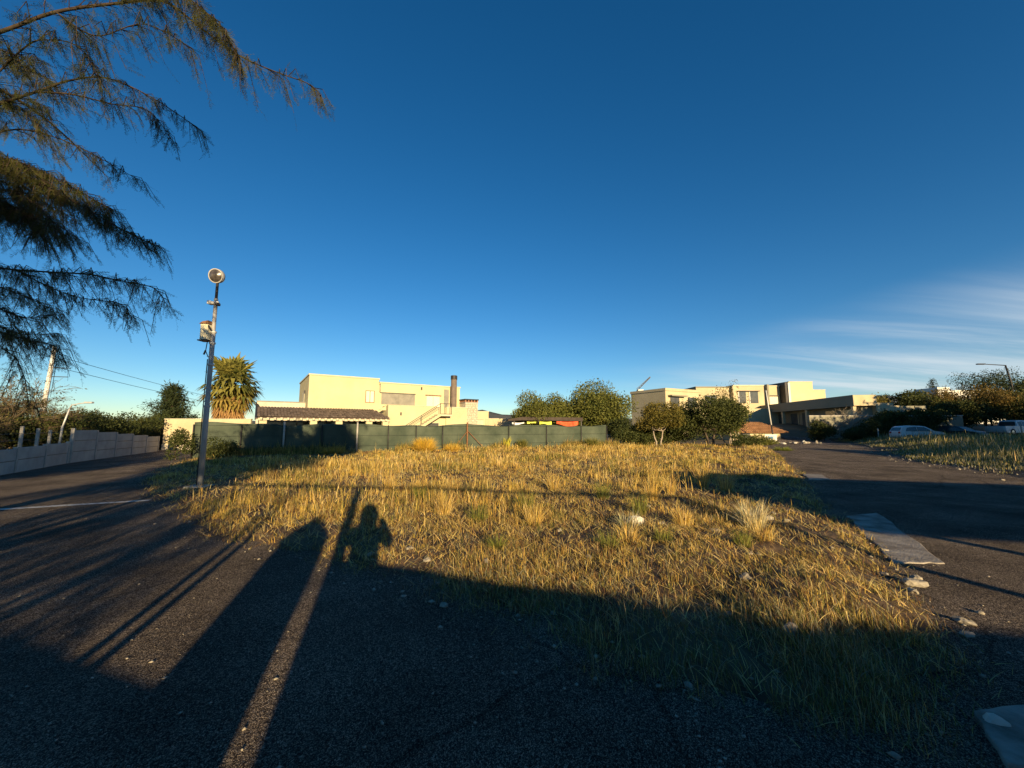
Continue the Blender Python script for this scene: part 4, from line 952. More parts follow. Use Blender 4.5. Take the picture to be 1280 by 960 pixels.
# --- fan palm with its skirt of dead fronds
pal = empty('fan_palm', (-27.0, 36.8, 0), 0, 'fan palm with a thick skirt of orange dead fronds behind the fence', 'palm'); pal.scale = (1.3, 1.3, 1.22)
MB().tube([(0, 0, -0.2), (0.05, 0, 2.5), (0, 0, 4.9)], [0.42, 0.36, 0.30], 12).build('trunk', M['bark'], pal, True)
def fan_leaf(origin, direction, stalk, radius, nseg, spread, droop):
    o = Vector(origin); d = Vector(direction).normalized(); c = o + d * stalk + Vector((0, 0, -droop * stalk * 0.3))
    side = d.cross(Vector((0, 0, 1))).normalized() if abs(d.z) < 0.97 else Vector((1, 0, 0)); up = side.cross(d).normalized()
    V = []; F = []
    V += [o + side * 0.025, o - side * 0.025, c - side * 0.02, c + side * 0.02]; F.append((0, 1, 2, 3))
    for i in range(nseg):
        a = (i / (nseg - 1) - 0.5) * spread; e = d * math.cos(a) + side * math.sin(a)
        r = radius * (0.75 + 0.25 * math.cos(a)) * random.uniform(0.85, 1.1)
        pm = c + e * r * 0.55 + up * 0.05; pe = c + e * r + Vector((0, 0, -droop * r * random.uniform(0.3, 0.8)))
        w = side * math.cos(a) - d * math.sin(a); w = w * r * spread / nseg * 0.24; k = len(V)
        V += [c, pm + w, pe, pm - w]; F.append((k, k + 1, k + 2, k + 3))
    return V, F
random.seed(31)
mb = MB()
for i in range(95):
    a = random.uniform(0, 6.28); el = random.uniform(-0.40, 1.45); z = 4.70 + 0.45 * math.sin(el) + random.uniform(-0.25, 0.25)
    V, F = fan_leaf((0, 0, z), (math.cos(a) * math.cos(el), math.sin(a) * math.cos(el), math.sin(el)), random.uniform(0.5, 1.2), random.uniform(1.0, 1.4), 9, 3.4, 0.6 if el < 0.8 else 0.25)
    mb.add(V, F)
mb.build('crown', M['palm_green'], pal)
mb = MB()
for i in range(45):
    a = random.uniform(0, 6.28); el = random.uniform(-1.0, 0.1); z = 4.5 + random.uniform(-0.3, 0.2)
    V, F = fan_leaf((0, 0, z), (math.cos(a) * math.cos(el), math.sin(a) * math.cos(el), math.sin(el)), random.uniform(0.9, 1.35), random.uniform(0.8, 1.1), 10, 3.2, 0.6)
    mb.add(V, F)
mb.build('yellowing_fronds', leafmat('palm_yellow', (0.16, 0.14, 0.03), (0.36, 0.25, 0.07), 0.3, 1.0), pal)
mb = MB()
for i in range(420):
    a = random.uniform(0, 6.28); z = random.uniform(1.4, 4.9); el = random.uniform(-1.52, -1.2) if z < 3.4 else random.uniform(-1.45, -1.1)
    r0 = 0.30
    V, F = fan_leaf((math.cos(a) * r0, math.sin(a) * r0, z), (math.cos(a) * math.cos(el), math.sin(a) * math.cos(el), math.sin(el)), random.uniform(0.5, 0.95), random.uniform(0.7, 1.0), 9, 2.0, 0.5)
    mb.add(V, F)
mb.build('dead_frond_skirt', M['palm_dead'], pal)

# --- thorny half-bare scrub behind the precast wall: branching twigs
def thorn_tree(name, loc, h, spread, label, seed, leafn=2600, stems=7, depth=5, lean=(0, 0), group=None, lm=None, tm=None):
    rd = random.Random(seed); t = empty(name, loc, 0, label, 'shrub', group)
    segs = []; tips = []
    def grow(p, d, L, r, lev):
        q = p + d * L; mid = p.lerp(q, 0.5) + Vector((rd.gauss(0, .06 * L), rd.gauss(0, .06 * L), rd.gauss(0, .06 * L)))
        segs.append((p, mid, q, r)); 
        if lev >= 3: tips.append((mid, d)); tips.append((q, d))
        if lev == depth: return
        for k in range(rd.choice((2, 3, 3))):
            nd = (d + Vector((rd.gauss(0, .45), rd.gauss(0, .45), rd.gauss(0, .28)))).normalized()
            nd = (nd + Vector((nd.x * 0.25 + lean[0], nd.y * 0.25 + lean[1], 0.02 - 0.16 * (lev > 2)))).normalized()
            grow(q if k else mid.lerp(q, 0.6), nd, L * rd.uniform(0.62, 0.88), r * 0.62, lev + 1)
    for s in range(stems):
        a = 6.28 * s / stems + rd.uniform(-.3, .3); d = Vector((math.cos(a) * spread * rd.uniform(.5, 1), math.sin(a) * spread * rd.uniform(.5, 1), 1)).normalized()
        grow(Vector((math.cos(a) * 0.15, math.sin(a) * 0.15, -0.1)), d, h * 0.27, 0.055, 0)
    V = []; F = []
    for p, m_, q, r in segs:
        for a, b, r0, r1 in ((p, m_, r, r * .8), (m_, q, r * .8, r * .55)):
            d = (b - a).normalized(); x = d.cross(Vector((0.3, 0.2, 0.9))).normalized(); y = d.cross(x)
            k = len(V); r0 = max(r0, 0.009); r1 = max(r1, 0.007)
            for c, rr_ in ((a, r0), (b, r1)):
                for j in range(3):
                    an = 2.094 * j; V.append(tuple(c + (x * math.cos(an) + y * math.sin(an)) * rr_))
            for j in range(3): F.append((k + j, k + (j + 1) % 3, k + 3 + (j + 1) % 3, k + 3 + j))
    np_mesh('branches', np.array(V), F4=np.array(F), m=tm or M['thorn_twig'], parent=t)
    T_ = np.array([tuple(a) for a, b in tips]); i = rng.integers(0, len(T_), leafn)
    V, F = leaf_cloud(T_[i] + rng.normal(0, 0.10, (leafn, 3)), 0.11, 0.4); np_mesh('leaves', V, F4=F, m=lm or M['thorn_leaf'], parent=t)
    return t
TL = ['tallest brown thorn scrub beside the pale utility pole', 'brown thorn scrub behind the curved-arm street lamp', 'thorn scrub rising behind the utility pole', 'thorn scrub between the utility pole and the taller precast wall', 'low thorn scrub behind the far half of the taller precast wall', 'lowest thorn scrub near the beige wall end of the precast wall', 'thorn scrub behind the fence posts of the lower precast wall', 'far thorn scrub left of the dark conifer', 'far low thorn scrub below the dark conifer']
GT = 'thorny scrub behind the precast walls'
for i, (x, y, h, s) in enumerate([(-31.0, 22.5, 5.6, 0.8), (-26.5, 20.0, 5.0, 0.9), (-33.5, 26.5, 5.4, 0.9), (-29.5, 26.5, 3.6, 1.0), (-31.0, 31.0, 3.2, 1.1), (-28.5, 31.0, 2.6, 1.2), (-25.0, 16.3, 3.4, 0.9), (-33.0, 35.5, 3.0, 1.1), (-29.6, 35.0, 2.4, 1.2)]):
    thorn_tree('thorn_scrub', (x, y, 0), h, s, TL[i], 40 + i, 4200 if i < 3 else 5500, 9, 5, (0.05, 0), GT)
random.seed(77)
tree('autumn_bush', (-25.5, 18.2, 0), 'yellow-orange bush behind the lower precast wall', 'bush', round_lobes(1.5, 1.3, 0.3, 2.5, 9, 51), 2600, 0.13, M['leaf_rust'], 1.0, 0.06)
for i, (x, y, w) in enumerate([(-26.6, 24.5, 2.3), (-28.3, 28.5, 2.3), (-30.0, 33.0, 2.4), (-24.4, 19.8, 2.0), (-29.5, 21.5, 2.2)]):
    tree('dense_bush', (x, y, 0), ('dense olive bush over the tall end of the taller precast wall', 'dense olive bush over the middle of the taller precast wall', 'dense olive bush by the beige wall behind the precast wall', 'dense olive bush where the two precast walls meet', 'dense olive bush under the tallest thorn scrub by the utility pole')[i], 'bush', round_lobes(w, w * 0.8, 0.2, (3.0, 2.9, 2.8, 2.6, 3.4)[i], 13, 52 + i), 8000, 0.13, M['leaf_dark'], 0.8, 0.06, group='bushes over the precast wall')
# bare pale tree and reddish shrub by the grey house
thorn_tree('bare_tree', (37.2, 43.0, gz(37.2, 43.0)), 4.6, 0.5, 'bare pale-stemmed tree before the canopy of the low grey house', 66, 60, 4, 4, tm=M['bark_pale'])
thorn_tree('bare_shrub', (33.8, 42.3, gz(33.8, 42.3)), 3.4, 0.5, 'bare shrub with a few orange leaves before the grey canopy', 67, 160, 4, 4, lm=M['leaf_rust'])
random.seed(90)
tree('dark_shrub', (-17.4, 20.3, 0), 'dark leafy creeper at the left end of the green fence', 'shrub', round_lobes(0.7, 0.6, 0.0, 1.75, 9, 91), 2600, 0.10, M['leaf_dark'], 0.7, 0.03)
tree('dark_shrub', (-15.2, 20.0, 0), 'low dark shrub before the shaded left part of the fence', 'shrub', round_lobes(1.2, 0.7, 0.0, 1.1, 9, 92), 2600, 0.10, M['leaf_dark'], 0.4, 0.03)

# --- golden bush, agave, pale tussocks and weeds standing out in the lot
def tussock(name, x, y, n, h, spread, cols, wts, label, w=0.008, cat='grass tuft', group=None, fn=lot_z):
    t = rng.uniform(0, 6.28, n); r = spread * 0.35 * np.sqrt(rng.random(n)); px_ = np.cos(t) * r; py_ = np.sin(t) * r
    P = np.stack([px_, py_, np.zeros(n)], 1); hh = h * rng.uniform(0.55, 1.1, n)
    az = t + rng.normal(0, 0.5, n); lean = np.clip(rng.beta(1.6, 2.2, n) * spread / h * 1.3, 0, 0.92)
    V, F4, F3, C = blades(P, hh, np.full(n, w), az, lean, pick(n, cols, wts), 0.4)
    o = np_mesh(name, V, F4, F3, M['grass'], colors=C); o.location = (x, y, float(fn(x, y))); o['label'] = label; o['category'] = cat
    if group: o['group'] = group
    return o
PW = np.array([0.62, 0.56, 0.36])
tussock('pale_tussock', 3.83, 6.35, 420, 0.50, 0.42, [PW, PALE, GREY], [4, 2, 1], 'pale whitish grass tussock leaning over near the slab side of the lot', 0.007)
tussock('grey_tussock', 1.78, 6.15, 260, 0.30, 0.40, [GREY * 1.3, PW, OLIVE], [3, 1, 1], 'low grey-green tussock beside the white stone', 0.007)
tussock('golden_bush', -5.6, 24.9, 2600, 0.95, 1.1, [np.array([0.62, 0.40, 0.04]), GOLD, STRAW], [3, 2, 1], 'bright golden rounded bush before the middle of the fence', 0.02, 'bush')
tussock('golden_bush', -3.9, 25.6, 1200, 0.55, 0.9, [np.array([0.62, 0.40, 0.05]), GOLD, STRAW], [3, 2, 1], 'smaller golden bush right of the bigger golden bush', 0.02, 'bush')
tussock('golden_bush', -10.3, 22.4, 1500, 0.5, 1.3, [np.array([0.58, 0.33, 0.05]), GOLD, BROWN], [3, 2, 1], 'orange-gold low bush at the edge of the tree shade by the fence', 0.02, 'bush')
tussock('agave', -0.35, 28.4, 46, 0.85, 0.5, [np.array([0.55, 0.50, 0.06]), np.array([0.35, 0.36, 0.06])], [3, 1], 'yellow-green agave with stiff leaves at the foot of the fence', 0.075, 'agave')
tussock('dark_weed', 0.75, 28.6, 700, 0.7, 0.6, [GREEN, OLIVE], [3, 1], 'dark green weed clump right of the agave', 0.02, 'weed')
tussock('dark_weed', 6.3, 30.8, 900, 0.85, 0.8, [GREEN, OLIVE], [3, 1], 'dark green weed clump before the right end of the fence', 0.02, 'weed')
tussock('green_weed', 20.0, 28.8, 1400, 0.42, 1.3, [np.array([0.16, 0.20, 0.03]), OLIVE], [3, 1], 'fresh green weeds at the far corner of the lot by the road', 0.02, 'weed')
for i, (x, y, h, s) in enumerate([(-0.2, 5.1, .22, .25), (-0.55, 6.6, .34, .3), (0.25, 7.6, .4, .34), (1.25, 5.15, .26, .3), (2.25, 7.0, .42, .3), (2.0, 5.3, .2, .25), (1.9, 8.3, .44, .3), (-1.9, 8.1, .36, .3), (3.0, 5.2, .22, .22)]):
    tussock('green_tuft', x, y, 170, h, s, [GREEN * 1.25, OLIVE, np.array([0.20, 0.22, 0.04])], [3, 2, 2], 'green grass tuft among the dry straw of the lot', 0.006, group='green tufts in the dry lot')
for i, (x, y, h, s) in enumerate([(1.55, 5.35, .28, .36), (2.7, 6.3, .36, .25), (0.35, 6.3, .4, .3), (3.4, 5.4, .26, .3), (-1.2, 7.0, .42, .3), (2.9, 8.2, .5, .3), (5.2, 9.6, .6, .35), (4.8, 9.9, .62, .35), (3.6, 9.0, .5, .3), (4.1, 11.5, .6, .4), (1.0, 9.6, .5, .35), (-2.9, 9.4, .45, .35)]):
    tussock('straw_tuft', x, y, 150, h, s, [STRAW, PALE, GOLD, BROWN], [3, 2, 3, 1], 'taller straw-coloured tuft standing above the dry grass', 0.006, group='straw tufts in the dry lot')

# --- stones
def stone(x, y, sx, sy, sz, m, label, seed, group=None, zf=None, name='stone', rz=None):
    bm = bmesh.new(); bmesh.ops.create_icosphere(bm, subdivisions=2, radius=1.0)
    rd = random.Random(seed); off = Vector((rd.uniform(0, 50), rd.uniform(0, 50), rd.uniform(0, 50)))
    for v in bm.verts:
        k = 1 + 0.55 * mnoise.noise(v.co * 1.1 + off) + 0.22 * mnoise.noise(v.co * 2.7 + off)
        v.co = Vector((v.co.x * sx * k, v.co.y * sy * k, v.co.z * sz * k))
    me = bpy.data.meshes.new(name); bm.to_mesh(me); bm.free(); me.materials.append(m)
    o = bpy.data.objects.new(name, me); col.objects.link(o)
    zz = float(zf(x, y)) if zf else max(float(lot_z(x, y)), Hf(x, y))
    o.location = (x, y, zz + sz * 0.35); o.rotation_euler = (0, 0, rd.uniform(0, 6.28) if rz is None else rz)
    return tag(o, label, 'stone', group)
stone(1.95, 6.32, 0.17, 0.10, 0.09, M['quartz'], 'large whitish stone in the grey-green tussock', 1, rz=0.2)
stone(2.60, 2.27, 0.05, 0.025, 0.05, M['quartz'], 'white broken stone beside the shaded corner slab', 2, rz=-0.6)
stone(2.02, 2.98, 0.055, 0.045, 0.045, M['rock'], 'rounded pale stone in the shaded grass near the corner', 3)
stone(2.35, 4.98 - 0.9, 0.05, 0.05, 0.045, M['rock'], 'buff stone at the edge of the shadow on the lot', 4)
stone(-0.62, 3.70, 0.045, 0.03, 0.025, M['rock'], 'small pale stone lying on the asphalt beside the shaded grass', 5)
stone(27.3, 23.0, 0.45, 0.3, 0.22, M['quartz'], 'white boulder on the verge across the right road', 6, zf=verge_z)
stone(28.6, 23.2, 0.45, 0.25, 0.15, M['rock'], 'grey boulder beside the white one on the right verge', 7, zf=verge_z)
for i, (x, y, s) in enumerate([(3.0, 5.9, .07), (4.1, 6.9, .09), (4.35, 6.75, .08), (4.25, 7.15, .06), (4.55, 6.6, .07), (4.6, 7.0, .05), (-1.3, 5.1, .05), (-1.0, 4.75, .06), (-0.3, 4.6, .05), (0.9, 4.75, .05), (-1.75, 5.0, .06), (3.95, 4.0, .06), (4.15, 4.2, .10), (4.1, 4.45, .05), (4.35, 4.35, .05), (3.75, 3.4, .06), (3.55, 3.2, .05), (2.9, 4.9, .04), (1.8, 3.4, .05), (2.6, 7.6, .06), (1.1, 2.6, .035), (4.9, 5.3, .05), (3.3, 7.2, .05), (2.4, 6.4, .06), (0.7, 5.9, .05)]):
    stone(x, y, s * 0.95, s * 0.65, s * 0.5, M['rock'], 'pale stone lying in the dry grass', 20 + i, 'pale stones on the lot')
for i in range(14):
    random.seed(300 + i); x = 27.3 + random.uniform(-1.4, 3.2); y = 38.3 + random.uniform(-0.8, 0.8)
    stone(x, y, random.uniform(.12, .3), random.uniform(.1, .2), random.uniform(.08, .2), M['quartz'] if i % 3 == 0 else M['rock'], 'pale rubble stone heaped at the road end by the slanted pole', 60 + i, 'rubble heap by the slanted pole', zf=lambda a, b: H(a, b))
# ------------------------------------------------------------------ poles, lamps, wires, vehicles
lp = empty('lamp_post', (-8.27, 10.45, 0.0), 0, 'tall grey lamp post with round lamp head and cream box at the lot corner', 'lamp post')
lp.rotation_euler = (R(0.3), R(-0.1), 0)
MB().box(-0.28, 0.28, -0.22, 0.22, -0.15, 0.11).build('concrete_base', M['concrete'], lp, bevel=0.03)
pm_ = MB().tube([(0, 0, 0.1), (0, 0, 2.2), (0, 0, 2.22), (0, 0, 4.25), (0, 0, 4.27), (0, 0, 5.22)], [0.066, 0.066, 0.058, 0.058, 0.047, 0.047], 12).build('pole', M['pole_grey'], lp, True)
for z in (2.21, 3.35, 3.95, 4.26): MB().lathe([(0.074, z - 0.025), (0.077, z - 0.02), (0.077, z + 0.02), (0.074, z + 0.025)], 12).build('clamp', M['galv'], pm_)
MB().tube([(0, 0, 5.2), (0, 0, 5.72)], 0.035, 8).build('spigot', M['dark_metal'], lp, True)
# lamp head: shallow bowl tipped toward the lot and the viewer
Mh = Matrix.Translation((0.0, -0.03, 5.86)) @ Matrix.Rotation(R(104), 4, 'X') @ Matrix.Rotation(R(0), 4, 'Z')
hd = MB().lathe([(0.06, -0.14), (0.13, -0.13), (0.185, -0.06), (0.20, 0.0), (0.20, 0.05), (0.185, 0.06), (0.17, 0.045)], 24, Mh).build('lamp_head', M['pole_grey'], lp, True)
MB().lathe([(0.186, 0.064), (0.16, 0.088), (0.11, 0.098), (0.10, 0.108), (0.04, 0.115), (0.01, 0.117)], 24, Mh).build('lens', mat('lamp_lens', (0.030, 0.026, 0.024), (0.10, 0.085, 0.075), 9, 4, 0.25, spec=0.6), hd, True)
MB().lathe([(0.195, 0.058), (0.203, 0.062), (0.203, 0.075), (0.175, 0.075), (0.172, 0.06)], 24, Mh, cap=False).build('rim', M['pole_grey'], hd, True)
bk = MB().tube([(-0.11, -0.05, 5.08), (0.11, -0.05, 5.08)], 0.045, 8).build('camera_pair', M['white_paint'], lp, True)
MB().box(-0.15, -0.06, -0.14, 0.02, 5.03, 5.13).build('camera_housing', M['white_paint'], bk, bevel=0.015)
MB().box(0.06, 0.13, -0.12, 0.02, 5.00, 5.08).build('camera_housing', M['dark_metal'], bk, bevel=0.015)
bxo = MB().box(-0.25, -0.045, -0.15, 0.05, 4.02, 4.46).build('equipment_box', M['box_cream'], lp, bevel=0.012)
MB().add([(-0.27, -0.18, 4.46), (-0.02, -0.18, 4.46), (-0.02, 0.06, 4.46), (-0.27, 0.06, 4.46), (-0.22, -0.14, 4.53), (-0.06, -0.14, 4.56), (-0.06, 0.03, 4.56), (-0.22, 0.03, 4.53)],
         [(0, 1, 5, 4), (1, 2, 6, 5), (2, 3, 7, 6), (3, 0, 4, 7), (4, 5, 6, 7)]).build('box_hood', M['rust'], bxo)
MB().box(-0.285, -0.02, -0.18, 0.06, 3.99, 4.018).build('box_base', M['dark_metal'], bxo)
MB().bar((-0.05, -0.13, 4.42), (0.03, -0.13, 4.28), 0.03).build('bracket', M['dark_metal'], bxo)
MB().tube([(-0.10, -0.05, 4.0), (-0.12, -0.06, 3.72), (-0.02, -0.08, 3.55)], 0.012, 5).build('cable', M['dark_metal'], lp)
MB().bar((-0.13, -0.05, 3.74), (-0.17, -0.05, 3.62), 0.03).build('connector', M['dark_metal'], lp)
MB().tube([(-0.085, -0.02, 0.12), (-0.088, -0.02, 2.0), (-0.08, -0.02, 3.5)], 0.012, 5).build('conduit', M['dark_metal'], lp)

# street lamp behind the precast wall
sl1 = empty('street_lamp', (-21.3, 18.3, 0), 0, 'pale street lamp with a curved arm behind the precast wall', 'street lamp')
MB().tube([(0, 0, 0), (0.05, 0, 1.7), (0.07, 0, 1.75), (0.28, 0, 2.55)], [0.045, 0.042, 0.034, 0.03], 8).build('pole', M['galv'], sl1, True)
MB().tube([(0.28, 0, 2.55), (0.36, 0, 2.72), (0.75, 0, 2.80), (1.15, 0, 2.84)], [0.03, 0.028, 0.026, 0.024], 8).build('arm', M['galv'], sl1, True)
MB().box(0.98, 1.35, -0.07, 0.07, 2.80, 2.88).build('lamp_head', M['galv'], sl1, bevel=0.02)

# utility pole and its wires on the left
up = empty('utility_pole', (-33.6, 27.5, 0), 0, 'pale concrete utility pole rising out of the thorn scrub', 'utility pole'); up.rotation_euler = (0, R(2.6), 0)
MB().tube([(0, 0, 0), (0, 0, 7.55)], [0.15, 0.11], 10).build('pole', M['white_paint'], up, True)
for z in (3.6, 5.0, 6.2, 7.1): MB().lathe([(0.135, z - .02), (0.15, z), (0.135, z + 0.03)], 10).build('band', M['galv'], up)
for z in (5.35, 6.0): MB().bar((0, 0, z), (1.0, 0.3, z + 0.05), 0.05).build('bracket_arm', M['dark_metal'], up)
for i, (z0_, z1_) in enumerate(((6.9, 4.4), (6.1, 3.9))):
    pts = [Vector((-33.3, 27.6, z0_)).lerp(Vector((-58, 108, 9.5 - i * 0.7)), k / 10) - Vector((0, 0, 2.2 * math.sin(math.pi * k / 10))) for k in range(11)]
    tag(MB().tube(pts, 0.018, 4).build('overhead_wire', M['dark_metal']), 'thin overhead wire sagging from the pale utility pole', 'wire', 'overhead wires on the left')
up2 = empty('utility_pole', (-58, 108, 0), 0, 'small far utility pole with a crossarm seen above the scrub', 'utility pole')
MB().tube([(0, 0, 0), (0, 0, 10.2)], [0.2, 0.14], 8).build('pole', M['white_paint'], up2, True); MB().bar((-0.9, 0, 9.4), (0.9, 0, 9.4), 0.12).build('crossarm', M['white_paint'], up2)

# street lamp over the dark belt at right
sl2 = empty('street_lamp', (64.2, 49.0, 0), 0, 'dark street lamp with a long straight arm above the trees at right', 'street lamp')
MB().tube([(0, 0, 2), (-0.2, 0, 7.5), (-0.6, 0, 9.75)], [0.12, 0.10, 0.08], 8).build('pole', M['dark_metal'], sl2, True)
MB().tube([(-0.6, 0, 9.72), (-3.6, -0.2, 9.85)], [0.06, 0.05], 6).build('arm', M['dark_metal'], sl2, True)
MB().box(-4.5, -3.5, -0.35, -0.05, 9.78, 9.92).build('lamp_head', M['dark_metal'], sl2, bevel=0.04)

# slanted white pole and sign board by the tiled hut
sp_ = empty('slanted_pole', (27.1, 40.2, 0), 0, 'slanted white pole with a dark lower half at the road end', 'pole')
MB().tube([(0, 0, -0.1), (-0.17, 0, 2.0)], 0.07, 8).build('lower_pole', M['dark_metal'], sp_, True)
MB().tube([(-0.17, 0, 2.0), (-0.45, 0, 5.6)], [0.065, 0.045], 8).build('upper_pole', M['white_paint'], sp_, True)
sb_ = empty('sign_board', (24.9, 38.3, 0), R(-4), 'small white sign board with a blue mark by the tiled hut', 'sign')
MB().box(0, 1.15, -0.03, 0.0, 0.42, 1.05).build('board', M['white_paint'], sb_, bevel=0.008)
for s in (0.12, 0.98): MB().box(s, s + 0.06, 0.002, 0.06, -0.1, 1.0).build('leg', M['galv'], sb_)
MB().box(0.34, 0.80, -0.036, -0.031, 0.62, 0.86).build('blue_mark', M['sign_blue'], sb_)
for i, (x, y, h) in enumerate([(21.5, 36.9, 1.3), (36.7, 38.9, 1.5), (61.8, 43.0, 1.5), (57.8, 44.0, 1.9)]):
    tag(MB().tube([(x, y, gz(x, y)), (x + 0.03, y, gz(x, y) + h)], 0.05, 7).build('marker_post', M['concrete'], None, True), 'short pale concrete post among the bushes beyond the road', 'post', 'short posts beyond the road')

# vehicles
def car(name, loc, heading, label, prof, width, paint, wheels, glass_side, lights=True, wheel_r=0.31, bed=None):
    """prof: (x, z) outline of the side view, front at +x"""
    c = empty(name, loc, heading, label, 'car')
    n = len(prof); hw = width / 2; V = []
    belt = 0.92
    for y, sh in ((-hw, 0.0), (-hw * 0.93, -0.05), (hw * 0.93, -0.05), (hw, 0.0)):
        pass
    def inset(z): return 0.0 if z < belt else (z - belt) / 0.6 * 0.17
    rows = []
    for y in (-1, -0.8, 0, 0.8, 1):
        r = []
        for x, z in prof:
            yy = y * (hw - inset(z)); crown = 0.03 * (1 - y * y) if z > 0.5 else 0
            xx = x * (1 - 0.02 * (abs(y) == 1))
            r.append((xx, yy, z + crown - (0.02 if abs(y) == 1 and z > 0.5 else 0)))
        rows.append(r)
    b = MB(); V = [q for r in rows for q in r]; F = []
    for k in range(4):
        for i in range(n):
            F.append((k * n + i, k * n + (i + 1) % n, (k + 1) * n + (i + 1) % n, (k + 1) * n + i))
    F.append(tuple(range(n))); F.append(tuple(range(4 * n, 5 * n))[::-1])
    b.add(V, F); body = b.build('body', paint, c, False, bevel=0.03)
    for poly in glass_side:
        for s in (-1, 1):
            V = [(x, s * (hw - inset(z) + 0.012), z) for x, z in poly]; V2 = [(x, s * (hw - inset(z) - 0.02), z) for x, z in poly]; m_ = len(poly)
            MB().add(V + V2, [tuple(range(m_)), tuple(range(m_, 2 * m_))[::-1]] + [(i, (i + 1) % m_, m_ + (i + 1) % m_, m_ + i) for i in range(m_)]).build('side_window', M['glass'], c)
    for x in wheels:
        for s in (-1, 1):
            Mw = Matrix.Translation((x, s * (hw - 0.09), wheel_r)) @ Matrix.Rotation(R(90), 4, 'X')
            w = MB().lathe([(wheel_r * .62, -0.10), (wheel_r * .95, -0.10), (wheel_r, -0.06), (wheel_r, 0.06), (wheel_r * .95, 0.10), (wheel_r * .62, 0.10)], 18, Mw).build('wheel', M['tyre'], c, True)
            MB().lathe([(wheel_r * .60, -0.105), (wheel_r * .60, 0.105), (0.05, 0.112)], 10, Mw).build('rim', M['chrome'], w)
    return c
def slab_glass(c, a, b, w0, w1, name):      # a,b: (x,z) lower and upper edge of a sloping screen
    d = Vector((b[0] - a[0], b[1] - a[1])); nrm = Vector((-d.y, d.x)).normalized() * 0.02
    if nrm.y < 0: nrm = -nrm
    V = [(a[0] + nrm.x, -w0, a[1] + nrm.y), (a[0] + nrm.x, w0, a[1] + nrm.y), (b[0] + nrm.x, w1, b[1] + nrm.y), (b[0] + nrm.x, -w1, b[1] + nrm.y)]
    V += [(x - nrm.x * 2, y, z - nrm.y * 2) for x, y, z in V]
    MB().add(V, [(0, 1, 2, 3), (7, 6, 5, 4), (0, 4, 5, 1), (1, 5, 6, 2), (2, 6, 7, 3), (3, 7, 4, 0)]).build(name, M['glass'], c)
hatch = [(-1.95, 0.30), (-2.0, 0.55), (-1.98, 0.90), (-1.72, 1.35), (-1.55, 1.44), (-0.9, 1.50), (-0.2, 1.49), (0.25, 1.42), (0.95, 0.98), (1.65, 0.86), (1.93, 0.68), (1.98, 0.42), (1.9, 0.22), (-1.85, 0.22)]
def at_ground(x, y): return (x, y, max(Hf(x, y), float(verge_z(x, y))))
xh, yh = 37.6, 36.0
ch_ = car('parked_car', at_ground(xh, yh), R(-12), 'white hatchback parked in the tall verge grass', hatch, 1.7, M['car_white'], (-1.25, 1.25),
          [[(-1.5, 0.98), (-1.35, 1.30), (-0.95, 1.38), (-0.55, 1.40), (-0.55, 0.96)], [(-0.47, 0.96), (-0.47, 1.40), (0.15, 1.36), (0.80, 0.98)]])
ch_.scale = (0.88, 0.88, 0.9)
slab_glass(ch_, (-1.95, 0.98), (-1.74, 1.33), 0.66, 0.58, 'rear_window'); slab_glass(ch_, (0.90, 1.02), (0.34, 1.37), 0.70, 0.58, 'windscreen')
for s in (-1, 1):
    MB().box(-2.03, -1.96, s * 0.62 - 0.12, s * 0.62 + 0.12, 0.72, 0.92).build('tail_light', M['lens_red'], ch_, bevel=0.02)
    MB().box(1.80, 1.95, s * 0.62 - 0.14, s * 0.62 + 0.14, 0.62, 0.74).build('headlight', M['chrome'], ch_, bevel=0.02)
    MB().box(0.55, 0.70, s * 0.92 - 0.07, s * 0.92 + 0.07, 0.95, 1.06).build('mirror', M['car_white'], ch_, bevel=0.02)
pick_ = [(-2.55, 0.40), (-2.6, 0.62), (-2.58, 1.05), (-0.85, 1.06), (-0.70, 1.62), (-0.35, 1.74), (0.45, 1.72), (0.75, 1.60), (1.25, 1.12), (2.25, 1.02), (2.5, 0.85), (2.55, 0.5), (2.45, 0.34), (-2.5, 0.34)]
cp2 = car('pickup_truck', (58.6, 45.3, gz(58.6, 45.3) + 0.2), R(8), 'white double-cab pickup parked under the dark trees', pick_, 1.8, M['car_white'], (-1.6, 1.6),
          [[(-0.62, 1.10), (-0.55, 1.56), (-0.02, 1.62), (-0.02, 1.10)], [(0.06, 1.10), (0.06, 1.62), (0.55, 1.58), (1.02, 1.12)]], wheel_r=0.38)
cp2['category'] = 'pickup'
slab_glass(cp2, (1.20, 1.16), (0.80, 1.55), 0.74, 0.62, 'windscreen'); slab_glass(cp2, (-0.86, 1.12), (-0.74, 1.58), 0.7, 0.62, 'rear_window')
MB().box(-2.4, -0.95, -0.75, 0.75, 1.03, 1.12).build('bed_cover', M['dark_metal'], cp2)
cd = car('parked_car', (47.6, 41.3, gz(47.6, 41.3) + 0.15), R(-75), 'dark car with a pale bonnet parked behind the white hatchback', hatch, 1.75, M['car_dark'], (-1.25, 1.25),
         [[(-1.5, 0.98), (-1.35, 1.30), (-0.95, 1.38), (-0.55, 1.40), (-0.55, 0.96)], [(-0.47, 0.96), (-0.47, 1.40), (0.15, 1.36), (0.80, 0.98)]])
MB().add([(0.98, -0.72, 1.02), (0.98, 0.72, 1.02), (1.68, 0.72, 0.91), (1.68, -0.72, 0.91), (0.98, -0.72, 0.9), (0.98, 0.72, 0.9), (1.68, 0.72, 0.82), (1.68, -0.72, 0.82)],
         [(0, 1, 2, 3), (7, 6, 5, 4), (0, 4, 5, 1), (1, 5, 6, 2), (2, 6, 7, 3), (3, 7, 4, 0)]).build('bonnet', M['galv'], cd)
slab_glass(cd, (0.90, 1.02), (0.34, 1.37), 0.70, 0.58, 'windscreen')
